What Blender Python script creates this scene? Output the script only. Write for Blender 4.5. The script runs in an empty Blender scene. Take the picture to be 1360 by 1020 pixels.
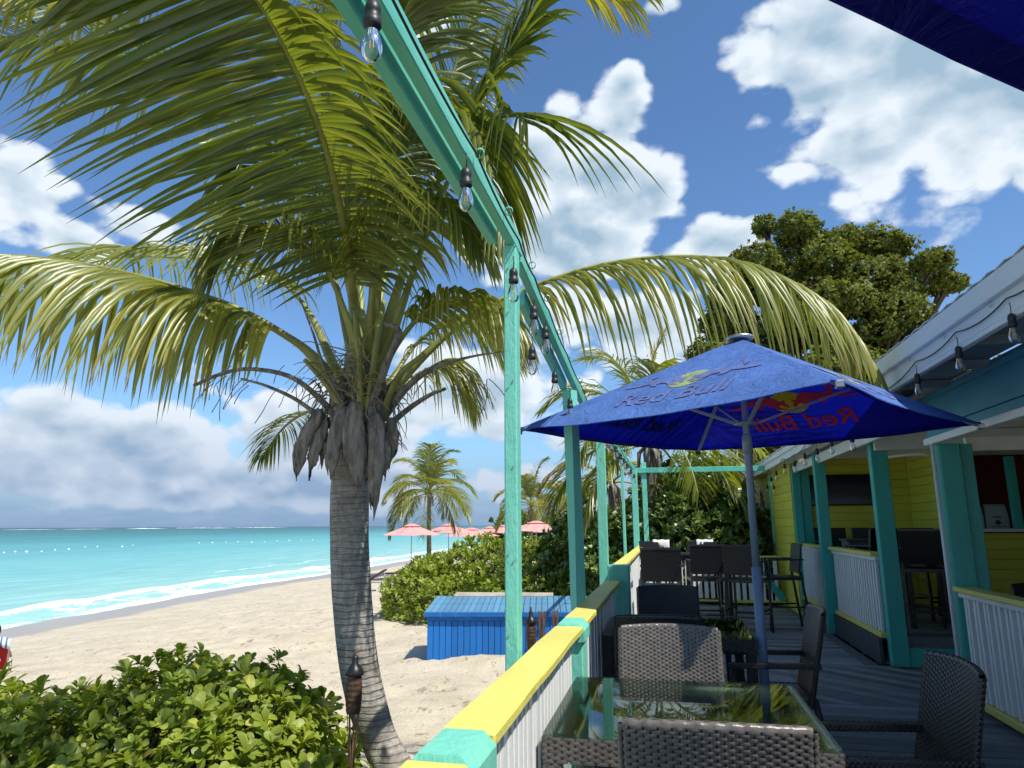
import bpy, bmesh, math, random
import numpy as np
from math import radians, sin, cos, pi, sqrt, atan2, tan
from mathutils import Vector, Matrix, noise as mnoise

S = bpy.context.scene
rnd = random.Random(7)
rng = np.random.default_rng(7)

# ------------------------------------------------------------------ camera
CAM_H = 1.5
YAW, PITCH, ROLL = radians(12.2), radians(11.4), radians(0.3)
FPX = 930.0
cam_d = bpy.data.cameras.new('camera')
cam = bpy.data.objects.new('camera', cam_d)
S.collection.objects.link(cam)
cam_d.sensor_fit = 'HORIZONTAL'
cam_d.sensor_width = 36.0
cam_d.lens = 36.0 * FPX / 1360.0
cam_d.clip_start = 0.05
cam_d.clip_end = 20000
fw = Vector((-sin(YAW) * cos(PITCH), cos(YAW) * cos(PITCH), sin(PITCH)))
r0 = Vector((cos(YAW), sin(YAW), 0)); u0 = r0.cross(fw)
rr = r0 * cos(ROLL) - u0 * sin(ROLL); uu = u0 * cos(ROLL) + r0 * sin(ROLL)
M = Matrix((rr, uu, -fw)).transposed().to_4x4()
M.translation = (0, 0, CAM_H)
cam.matrix_world = M
S.camera = cam

def at(px, py, Y):
    "world point seen at photo pixel (px,py) at depth Y along the deck"
    d = fw * FPX + rr * (px - 680) - uu * (py - 510)
    t = Y / d.y
    return Vector((d.x * t, Y, CAM_H + d.z * t))
def pdir(px, py):
    return (fw * FPX + rr * (px - 680) - uu * (py - 510)).normalized()

# ------------------------------------------------------------------ light and exposure
SUN_EL = radians(57)
SUN_H = Vector((0.87, -0.5, 0)).normalized()
sun_dir = Vector((SUN_H.x * cos(SUN_EL), SUN_H.y * cos(SUN_EL), sin(SUN_EL)))
sun_az = atan2(SUN_H.x, SUN_H.y)
sl = bpy.data.lights.new('sun', 'SUN'); sl.energy = 4.3; sl.angle = radians(0.55); sl.color = (1, 0.94, 0.82)
so = bpy.data.objects.new('sun', sl); S.collection.objects.link(so)
so.rotation_euler = sun_dir.to_track_quat('Z', 'Y').to_euler()
S.view_settings.view_transform = 'Standard'; S.view_settings.look = 'None'
S.view_settings.gamma = 1; S.view_settings.exposure = 0.50; S.view_settings.use_curve_mapping = False
S.cycles.max_bounces = 6; S.cycles.transparent_max_bounces = 8
S.cycles.caustics_reflective = False; S.cycles.caustics_refractive = False

class NT:
    "tiny node-graph helper"
    def __init__(s, t): s.t = t; s.n = t.nodes; s.l = t.links
    def node(s, ty, **k):
        n = s.n.new(ty)
        for a, v in k.items():
            if a.startswith('i_'):
                key = a[2:]
                n.inputs[int(key) if key.isdigit() else key.replace('_', ' ')].default_value = v
            else: setattr(n, a, v)
        return n
    def set(s, sock, v):
        if hasattr(v, 'is_output') or isinstance(v, bpy.types.NodeSocket): s.l.new(v, sock)
        else: sock.default_value = v
    def m(s, op, a, b=0.0, c=None, clamp=False):
        n = s.n.new('ShaderNodeMath'); n.operation = op; n.use_clamp = clamp
        s.set(n.inputs[0], a); s.set(n.inputs[1], b)
        if c is not None: s.set(n.inputs[2], c)
        return n.outputs[0]
    def vm(s, op, a, b=(0, 0, 0), scale=None):
        n = s.n.new('ShaderNodeVectorMath'); n.operation = op
        s.set(n.inputs[0], a); s.set(n.inputs[1], b)
        if scale is not None: n.inputs['Scale'].default_value = scale
        return n.outputs['Value'] if op in ('DOT_PRODUCT', 'LENGTH', 'DISTANCE') else n.outputs[0]
    def noise(s, vec, scale, detail=3, rough=0.55, dist=0.0):
        n = s.n.new('ShaderNodeTexNoise'); n.inputs['Scale'].default_value = scale
        n.inputs['Detail'].default_value = detail; n.inputs['Roughness'].default_value = rough
        n.inputs['Distortion'].default_value = dist
        if vec is not None: s.l.new(vec, n.inputs['Vector'])
        return n.outputs[0]
    def mr(s, v, a, b, c=0.0, d=1.0, smooth=True):
        n = s.n.new('ShaderNodeMapRange'); n.interpolation_type = 'SMOOTHSTEP' if smooth else 'LINEAR'
        s.set(n.inputs[0], v); n.inputs[1].default_value = a; n.inputs[2].default_value = b
        n.inputs[3].default_value = c; n.inputs[4].default_value = d
        return n.outputs[0]
    def mix(s, f, a, b):
        n = s.n.new('ShaderNodeMix'); n.data_type = 'RGBA'
        s.set(n.inputs[0], f)
        for k, v in ((6, a), (7, b)):
            if isinstance(v, tuple) and len(v) == 3: v = (*v, 1)
            s.set(n.inputs[k], v)
        return n.outputs[2]

# ------------------------------------------------------------------ sky with clouds
W = bpy.data.worlds.new('World'); S.world = W; W.use_nodes = True
w = NT(W.node_tree); w.n.clear()
sky = w.node('ShaderNodeTexSky', sky_type='NISHITA', sun_disc=False, sun_elevation=SUN_EL, sun_rotation=sun_az)
sky.air_density = 1.0; sky.dust_density = 0.4; sky.ozone_density = 2.2; sky.altitude = 0
SKYS = 0.105
tc = w.node('ShaderNodeTexCoord'); D = w.vm('NORMALIZE', tc.outputs['Generated'])
blobs = [  # photo x, y of the cloud's middle, half-widths in degrees, strength
    (1100, 50, 7, 6.5, 1.05), (1200, 90, 9, 7.0, 1.15), (1320, 120, 8, 6.5, 1.2), (1030, 70, 3.2, 4, .8), (1400, 60, 11, 9, 1.2), (1190, 165, 7, 4.5, 1.15), (1300, 200, 6, 3, .9),
    (822, 165, 2.7, 5.0, 1.0), (795, 245, 5.8, 5.4, 1.25), (770, 330, 6, 3.8, 1.1), (690, 230, 5.0, 4.2, 1.05), (862, 262, 3.2, 2.8, 1.0), (720, 315, 7, 4.4, 1.1), (832, 112, 2.0, 2.4, .9),
    (955, 325, 3.6, 2.6, 1.0), (840, 440, 7, 4.5, .9), (760, 400, 8, 5, .7),
    (95, 320, 4, 2.6, .7), (20, 250, 4, 5, .65), (200, 300, 7, 3, .5), (560, 30, 9, 5, .45), (880, 12, 5, 1.6, .6),
    (150, 590, 16, 4.6, 1.0), (420, 560, 12, 5.5, 1.0), (620, 520, 12, 7, .9), (30, 610, 10, 3.8, .95), (680, 640, 12, 3.5, .7), (300, 640, 24, 2.6, 1.0),
]
bmax = None
for bx, by, ha, hb, st in blobs:
    d = pdir(bx, by); rx = d.cross(Vector((0, 0, 1))).normalized(); ry = rx.cross(d).normalized()
    a = tan(radians(ha)); b = tan(radians(hb))
    X = w.vm('DOT_PRODUCT', D, tuple(rx / a)); Yv = w.vm('DOT_PRODUCT', D, tuple(ry / b))
    r2 = w.m('ADD', w.m('MULTIPLY', X, X), w.m('MULTIPLY', Yv, Yv))
    v = w.m('SUBTRACT', st, w.m('SQRT', r2))
    front = w.m('GREATER_THAN', w.vm('DOT_PRODUCT', D, tuple(d)), 0.3)
    v = w.m('SUBTRACT', v, w.m('MULTIPLY', w.m('SUBTRACT', 1, front), 9))
    bmax = v if bmax is None else w.m('SMOOTH_MAX', bmax, v, 0.25)
sep = w.node('ShaderNodeSeparateXYZ'); w.l.new(D, sep.inputs[0]); dz = sep.outputs[2]
D2 = w.vm('MULTIPLY', D, (1, 1, 1.5))
def puff(v, sc, rnd_=1.0):
    n = w.n.new('ShaderNodeTexVoronoi'); n.feature = 'F1'; n.inputs['Scale'].default_value = sc
    n.inputs['Detail'].default_value = 1.0; n.inputs['Roughness'].default_value = .5; w.l.new(v, n.inputs['Vector']); return n.outputs['Distance']
def relief(v):
    wv = w.vm('ADD', v, w.vm('SCALE', w.vm('SUBTRACT', wn_col(v), (.5, .5, .5)), scale=.07))
    big = w.m('MULTIPLY', w.m('SUBTRACT', w.noise(v, 4.6, 6, 0.60), 0.5), 2.2)
    pf = w.m('MULTIPLY', w.m('SUBTRACT', 0.66, puff(wv, 12)), 1.0)
    return w.m('ADD', big, pf)
def wn_col(v):
    n = w.n.new('ShaderNodeTexNoise'); n.inputs['Scale'].default_value = 9; n.inputs['Detail'].default_value = 3; n.inputs['Roughness'].default_value = .62; w.l.new(v, n.inputs['Vector']); return n.outputs[1]
n1 = relief(D2); n1s = relief(w.vm('ADD', D2, tuple(sun_dir * 0.028)))
nbig = w.noise(D2, 2.2, 4, 0.5)
# the rest of the sky (outside the view) goes on with scattered cloud of the same kind
front_view = w.m('GREATER_THAN', w.vm('DOT_PRODUCT', D, tuple(pdir(680, 400))), 0.6)
gen = w.m('MULTIPLY', w.m('SUBTRACT', nbig, 0.56), 4.0)
genv = w.m('SUBTRACT', gen, w.m('MULTIPLY', front_view, 0.75))
base = w.m('MAXIMUM', bmax, genv)
base = w.m('MAXIMUM', base, -1.2)
dens = w.m('ADD', w.m('MULTIPLY', base, 1.45), n1)
mask = w.mr(dens, 0.02, 0.40)
lit = w.m('MULTIPLY', w.m('SUBTRACT', n1, n1s), 1.2)
core = w.mr(dens, 0.25, 1.35)
cb = w.m('ADD', w.m('SUBTRACT', 0.92, w.m('MULTIPLY', core, 0.72)), lit, clamp=True)
ccol = w.mix(cb, (0.26, 0.37, 0.475), (0.61, 0.67, 0.73))
low = w.mr(dz, 0.02, 0.20)                # distant banks are greyer and bluer low down
ccol = w.mix(low, w.mix(cb, (0.20, 0.29, 0.43), (0.40, 0.47, 0.58)), ccol)
bankmask = w.mr(dz, 0.0, 0.14, 0.88, 0.0)
skyc = w.vm('SCALE', sky.outputs[0], scale=SKYS)
tint = w.vm('MULTIPLY', skyc, (0.72, 0.93, 1.12))
bank = w.mix(w.mr(w.noise(w.vm('MULTIPLY', D, (1, 1, 5)), 6, 5, .55), .35, .7), (0.13, 0.22, 0.39), (0.19, 0.29, 0.46))
c1 = w.mix(bankmask, tint, bank)
fin = w.mix(w.m('MULTIPLY', mask, w.mr(dz, -0.01, 0.045, .25, 1)), c1, ccol)
bg = w.node('ShaderNodeBackground'); w.l.new(fin, bg.inputs[0]); bg.inputs[1].default_value = 1.0
wo = w.node('ShaderNodeOutputWorld'); w.l.new(bg.outputs[0], wo.inputs[0])

# ------------------------------------------------------------------ materials
def mat(name, col, rough=0.6, var=0.0, vscale=3.0, bump=0.0, bscale=30.0, spec=0.4, col2=None, metal=0.0, stretch=None, objvar=0.0, sheen=0, wear=None, wscale=9.0, wamt=.62, coat=0.0):
    m = bpy.data.materials.new(name); m.use_nodes = True
    t = NT(m.node_tree); b = t.n['Principled BSDF']
    tcn = t.node('ShaderNodeTexCoord'); vec = tcn.outputs['Object']
    if stretch: vec = t.vm('MULTIPLY', vec, stretch)
    c = (*col, 1)
    out = None
    if var or col2:
        nn = t.noise(vec, vscale, 5, .6)
        c2 = col2 if col2 else tuple(min(1, x * (1 - var)) for x in col)
        out = t.mix(t.mr(nn, .35, .68), col, c2)
    if wear:
        nn = t.noise(vec, wscale, 6, .7)
        out = t.mix(t.mr(nn, wamt, wamt + .08), out if out else col, wear)
    if objvar:
        oi = t.node('ShaderNodeObjectInfo')
        hs = t.node('ShaderNodeHueSaturation')
        t.set(hs.inputs['Value'], t.mr(oi.outputs['Random'], 0, 1, 1 - objvar, 1 + objvar, False))
        t.set(hs.inputs['Color'], out if out else c); out = hs.outputs[0]
    if out: t.l.new(out, b.inputs['Base Color'])
    else: b.inputs['Base Color'].default_value = c
    b.inputs['Roughness'].default_value = rough; b.inputs['Metallic'].default_value = metal
    b.inputs['Specular IOR Level'].default_value = spec
    if coat: b.inputs['Coat Weight'].default_value = coat; b.inputs['Coat Roughness'].default_value = .15
    if bump:
        bn = t.node('ShaderNodeBump'); bn.inputs['Strength'].default_value = bump; bn.inputs['Distance'].default_value = 0.01
        t.l.new(t.noise(vec, bscale, 6, .65), bn.inputs['Height']); t.l.new(bn.outputs[0], b.inputs['Normal'])
    return m

M_turq = mat('turquoise_paint', (0.19, 0.61, 0.49), .5, bump=1.0, bscale=25, col2=(0.16, 0.55, 0.44), stretch=(1, 1, .35), wear=(.08, .34, .28), wamt=.64)
M_beam = mat('turquoise_beam_paint', (0.15, 0.54, 0.40), .42, bump=.4, bscale=25, col2=(0.09, 0.46, 0.36), wear=(.05, .30, .24), wamt=.68, stretch=(1, .3, 1))  # greener than the posts: warm bounce from the sand put into the colour
M_teal = mat('teal_paint', (0.045, 0.40, 0.355), .4, bump=.7, bscale=18, col2=(0.038, 0.34, 0.31), stretch=(1, 1, .25), wear=(.12, .42, .38), wamt=.67)
M_tealblue = mat('teal_blue_paint', (0.05, 0.27, 0.36), .45, bump=.3, bscale=18, col2=(0.045, 0.22, 0.31), stretch=(1, .3, 1), wear=(.2, .4, .45), wamt=.68)
M_yel = mat('yellow_rail_paint', (0.68, 0.62, 0.15), .5, bump=.8, bscale=14, col2=(0.60, 0.55, 0.13), stretch=(1, .5, 1), wear=(.34, .31, .12), wscale=16, wamt=.66)
M_wall = mat('yellow_wall_paint', (0.66, 0.61, 0.075), .55, bump=.25, bscale=20, col2=(0.57, 0.53, 0.065), objvar=.05, stretch=(.3, .3, 1))
M_white = mat('white_paint', (0.74, 0.76, 0.76), .5, bump=.4, bscale=25, col2=(0.64, 0.67, 0.68), stretch=(1, 1, .3), wear=(.42, .44, .42), wamt=.69)
M_white2 = mat('white_trim_paint', (0.80, 0.81, 0.80), .5, bump=.3, bscale=15, col2=(0.70, 0.73, 0.74), stretch=(1, .3, 1), wear=(.3, .31, .3), wamt=.69)
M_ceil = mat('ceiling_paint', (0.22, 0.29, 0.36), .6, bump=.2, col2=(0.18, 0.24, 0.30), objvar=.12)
M_deck = mat('weathered_deck_wood', (0.14, 0.155, 0.168), .6, bump=.6, bscale=22, col2=(0.19, 0.20, 0.21), vscale=6, objvar=.5, wear=(.26, .28, .29), wscale=7, wamt=.63)
M_deckedge = mat('dark_kickboard', (0.035, 0.05, 0.065), .6, bump=.3)
M_dark = mat('weave_gap_shade', (0.008, 0.008, 0.009), .8)  # near-black for the shade in the gaps of the chair weave
M_red = mat('red_wall', (0.16, 0.012, 0.01), .6, var=.2)
M_bluebox = mat('blue_painted_planks', (0.012, 0.15, 0.48), .5, bump=.5, bscale=30, col2=(0.015, 0.17, 0.60), stretch=(1, 1, .25), objvar=.12, wear=(.10, .28, .60), wscale=6, wamt=.60)
M_bluelid = mat('blue_lid_planks', (0.07, 0.21, 0.36), .5, bump=.5, bscale=30, col2=(0.11, 0.26, 0.40), objvar=.14, wear=(.22, .36, .48), wscale=6, wamt=.62)
M_conc = mat('weathered_board', (0.42, 0.38, 0.31), .8, bump=.5, var=.25)
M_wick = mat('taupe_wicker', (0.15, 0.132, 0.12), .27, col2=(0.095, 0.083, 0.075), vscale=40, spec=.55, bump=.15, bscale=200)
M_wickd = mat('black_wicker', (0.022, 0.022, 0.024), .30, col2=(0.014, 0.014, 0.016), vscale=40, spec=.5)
M_black = mat('black_metal', (0.012, 0.012, 0.013), .4)
M_sock = mat('black_socket_rubber', (0.02, 0.022, 0.024), .45)
M_pole = mat('grey_blue_pole_paint', (0.22, 0.31, 0.42), .35, col2=(0.19, 0.27, 0.37), bump=.15, wear=(.10, .13, .17), wamt=.70)
M_steel = mat('galvanised_steel', (0.45, 0.46, 0.47), .35, metal=.9)
M_bamboo = mat('bamboo', (0.20, 0.12, 0.065), .5, col2=(0.10, 0.06, 0.035), vscale=12)
M_bamdark = mat('burnt_bamboo', (0.035, 0.022, 0.016), .5, col2=(0.10, 0.05, 0.025), vscale=25)
M_fil = mat('amber_filament', (0.8, 0.35, 0.08), .4)
M_skin = mat('skin', (0.42, 0.22, 0.15), .5)
M_hair = mat('dark_hair', (0.02, 0.013, 0.01), .5, bump=.6, bscale=120)
M_rfab = mat('red_fabric', (0.42, 0.012, 0.015), .8, var=.3)
M_cushion = mat('brown_lounger_sling', (0.045, 0.022, 0.018), .7)
M_wplastic = mat('white_plastic', (0.72, 0.72, 0.70), .4)
M_card = mat('pale_paper_bag', (0.36, 0.40, 0.41), .7, var=.15, bump=.3)
M_print = mat('dark_print', (0.03, 0.035, 0.045), .6)
M_trunk_far = mat('palm_bark_far', (0.20, 0.165, 0.125), .9, bump=.6, var=.4, vscale=6)
M_husk = mat('dry_leaf_sheath', (0.30, 0.27, 0.235), .9, col2=(0.12, 0.10, 0.082), vscale=5, bump=1.0, bscale=40, stretch=(4, 4, .8), wear=(.26, .22, .18), wamt=.62)
M_twig = mat('flower_stalk', (0.30, 0.26, 0.09), .7, var=.4)
M_branch = mat('shrub_branch', (0.12, 0.09, 0.06), .85, var=.4, bump=.5)
M_petiole = mat('palm_rachis', (0.27, 0.29, 0.075), .45, col2=(0.20, 0.20, 0.06), vscale=5, bump=.3)

def canopy_mat(name, col, back, trans=.35):
    m = bpy.data.materials.new(name); m.use_nodes = True; t = NT(m.node_tree); t.n.clear()
    o = t.node('ShaderNodeOutputMaterial'); tcn = t.node('ShaderNodeTexCoord')
    v = tcn.outputs['Object']
    geo = t.node('ShaderNodeNewGeometry')
    c = t.mix(t.mr(t.noise(v, 3.5, 6, .65), .3, .7), tuple(x * .82 for x in col), tuple(min(1, x * 1.3) for x in col))
    c = t.mix(t.mr(t.noise(v, 160, 2, .6), .35, .8), c, tuple(min(1, x * 1.35) for x in col))
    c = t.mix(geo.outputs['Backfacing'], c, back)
    d = t.node('ShaderNodeBsdfDiffuse'); t.l.new(c, d.inputs[0])
    tr = t.node('ShaderNodeBsdfTranslucent'); tr.inputs[0].default_value = (*back, 1)
    gl = t.node('ShaderNodeBsdfGlossy'); gl.inputs[1].default_value = .55; gl.inputs[0].default_value = (.5, .5, .5, 1)
    bn = t.node('ShaderNodeBump'); bn.inputs['Strength'].default_value = .8; bn.inputs['Distance'].default_value = .03
    t.l.new(t.noise(t.vm('MULTIPLY', v, (1, 1, 1)), 6, 5, .6, 1.8), bn.inputs['Height'])
    for q in (d, gl): t.l.new(bn.outputs[0], q.inputs['Normal'])
    mx = t.node('ShaderNodeMixShader'); mx.inputs[0].default_value = trans
    t.l.new(d.outputs[0], mx.inputs[1]); t.l.new(tr.outputs[0], mx.inputs[2])
    m2 = t.node('ShaderNodeMixShader'); m2.inputs[0].default_value = .04
    t.l.new(mx.outputs[0], m2.inputs[1]); t.l.new(gl.outputs[0], m2.inputs[2])
    t.l.new(m2.outputs[0], o.inputs[0]); return m
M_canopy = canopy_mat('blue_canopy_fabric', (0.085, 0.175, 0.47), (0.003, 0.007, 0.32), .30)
M_canopy_shade = canopy_mat('shaded_canopy_fabric', (0.06, 0.12, 0.36), (0.002, 0.004, 0.16), .22)  # darker copy of the blue fabric, with the underside's shade in its colour
M_pink = canopy_mat('pink_canopy_fabric', (0.76, 0.39, 0.37), (0.66, 0.29, 0.29), .3)
M_logo_y = canopy_mat('yellow_print', (0.32, 0.42, 0.22), (0.75, 0.62, 0.02), .4)
M_logo_r = canopy_mat('red_print', (0.13, 0.20, 0.47), (0.62, 0.04, 0.12), .35)
M_logo_y_shade = canopy_mat('shaded_yellow_print', (0.20, 0.33, 0.35), (0.02, 0.10, 0.10), .1)  # shaded copy of the yellow print
M_logo_r_shade = canopy_mat('shaded_red_print', (0.17, 0.22, 0.50), (0.012, 0.02, 0.22), .25)  # shaded copy of the red print; the missing backlight is in its colour

def leaf_mat(name, cols, trans, trans_amt=.4, gloss=.08, rough=.4, obj=True):
    "cols: list of (pos, colour) indexed by the per-leaf attribute 'v'"
    m = bpy.data.materials.new(name); m.use_nodes = True; t = NT(m.node_tree); t.n.clear()
    o = t.node('ShaderNodeOutputMaterial')
    at_ = t.node('ShaderNodeAttribute', attribute_name='v')
    r = t.node('ShaderNodeValToRGB'); els = r.color_ramp.elements
    els[0].position = cols[0][0]; els[0].color = (*cols[0][1], 1)
    els[1].position = cols[-1][0]; els[1].color = (*cols[-1][1], 1)
    for p, c in cols[1:-1]:
        e = els.new(p); e.color = (*c, 1)
    t.l.new(at_.outputs['Fac'], r.inputs[0])
    d = t.node('ShaderNodeBsdfDiffuse'); t.l.new(r.outputs[0], d.inputs[0])
    tr = t.node('ShaderNodeBsdfTranslucent')
    t.l.new(t.vm('MULTIPLY', r.outputs[0], trans), tr.inputs[0])
    mx = t.node('ShaderNodeMixShader'); mx.inputs[0].default_value = trans_amt
    t.l.new(d.outputs[0], mx.inputs[1]); t.l.new(tr.outputs[0], mx.inputs[2])
    gl = t.node('ShaderNodeBsdfGlossy'); gl.inputs[1].default_value = rough; gl.inputs[0].default_value = (.9, .95, 1, 1)
    m2 = t.node('ShaderNodeMixShader'); m2.inputs[0].default_value = gloss
    t.l.new(mx.outputs[0], m2.inputs[1]); t.l.new(gl.outputs[0], m2.inputs[2])
    t.l.new(m2.outputs[0], o.inputs[0]); return m
M_palm = leaf_mat('palm_leaflet', [(0, (0.06, 0.095, 0.012)), (.45, (0.15, 0.185, 0.022)), (.75, (0.30, 0.31, 0.05)), (.9, (.33, .29, .08)), (1, (.20, .14, .06))], (1.7, 1.6, .8), .50, .045, .38)
M_scae = leaf_mat('shrub_leaf', [(0, (0.10, 0.15, 0.018)), (.6, (0.30, 0.37, 0.04)), (.88, (0.36, 0.42, 0.07)), (.95, (.50, .48, .07)), (1, (.20, .12, .05))], (1.5, 1.5, .7), .40, .03, .5)
M_dkshrub = leaf_mat('dense_shrub_leaf', [(0, (0.05, 0.085, 0.012)), (.6, (0.13, 0.20, 0.028)), (1, (.24, .32, .06))], (1.4, 1.4, .7), .3, .05, .4)
M_treeleaf = leaf_mat('tree_leaf', [(0, (0.06, 0.08, 0.011)), (.6, (0.15, 0.18, 0.024)), (1, (.27, .29, .06))], (1.4, 1.3, .7), .35, .02, .6)
M_dry = leaf_mat('dry_grass_stem', [(0, (0.10, 0.075, 0.03)), (.6, (0.22, 0.17, 0.06)), (1, (.30, .26, .10))], (1, 1, 1), .2, .02, .6)

def glass_mat(name, tint=(.92, .97, .94), refl=.12, rough=.0, diff=0.0, fk=1.0):
    m = bpy.data.materials.new(name); m.use_nodes = True; t = NT(m.node_tree); t.n.clear()
    o = t.node('ShaderNodeOutputMaterial')
    tr = t.node('ShaderNodeBsdfTransparent'); tr.inputs[0].default_value = (*tint, 1)
    gl = t.node('ShaderNodeBsdfGlossy'); gl.inputs[1].default_value = rough
    fr = t.node('ShaderNodeFresnel'); fr.inputs[0].default_value = 1.5
    f = t.m('ADD', t.m('MULTIPLY', fr.outputs[0], fk), refl, clamp=True)
    mx = t.node('ShaderNodeMixShader'); t.l.new(f, mx.inputs[0])
    t.l.new(tr.outputs[0], mx.inputs[1]); t.l.new(gl.outputs[0], mx.inputs[2])
    t.l.new(mx.outputs[0], o.inputs[0]); return m
M_glass = glass_mat('table_glass', (.66, .76, .70), .02, fk=.5)
M_bulb = glass_mat('clear_bulb_glass', (.93, .95, .95), .05)
M_pane = glass_mat('window_glass', (.4, .45, .5), .25)

# ------------------------------------------------------------------ object helpers
def link(o, parent=None):
    S.collection.objects.link(o)
    if parent is not None: o.parent = parent
    return o
def meta(o, label=None, cat=None, group=None, kind=None):
    if label: o['label'] = label
    if cat: o['category'] = cat
    if group: o['group'] = group
    if kind: o['kind'] = kind
    return o
def empty(name, loc=(0, 0, 0), rz=0, label=None, cat=None, group=None, kind=None):
    o = bpy.data.objects.new(name, None); o.location = loc; o.rotation_euler = (0, 0, rz); o.empty_display_size = .1
    link(o); return meta(o, label, cat, group, kind)
def mesh_obj(name, v, f, m, parent=None, loc=None, smooth=False, attr=None, kind=None):
    me = bpy.data.meshes.new(name)
    if isinstance(v, np.ndarray):
        f = np.asarray(f); k = f.shape[1]; nf = len(f)
        me.vertices.add(len(v)); me.vertices.foreach_set('co', v.astype(np.float32).ravel())
        me.loops.add(nf * k); me.loops.foreach_set('vertex_index', f.astype(np.int32).ravel())
        me.polygons.add(nf); me.polygons.foreach_set('loop_start', np.arange(0, nf * k, k, dtype=np.int32))
        me.polygons.foreach_set('loop_total', np.full(nf, k, dtype=np.int32))
        me.update(calc_edges=True)
    else:
        me.from_pydata([tuple(p) for p in v], [], f); me.update()
    if attr is not None:
        a = me.attributes.new('v', 'FLOAT', 'POINT'); a.data.foreach_set('value', np.asarray(attr, dtype=np.float32))
    if smooth: me.polygons.foreach_set('use_smooth', [True] * len(me.polygons))
    me.materials.append(m)
    o = bpy.data.objects.new(name, me)
    if loc is not None: o.location = loc
    link(o, parent)
    if kind: o['kind'] = kind
    return o
def copy_tree(o, parent=None):
    c = o.copy(); S.collection.objects.link(c); c.parent = parent
    for ch in list(o.children): copy_tree(ch, c)
    return c

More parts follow.
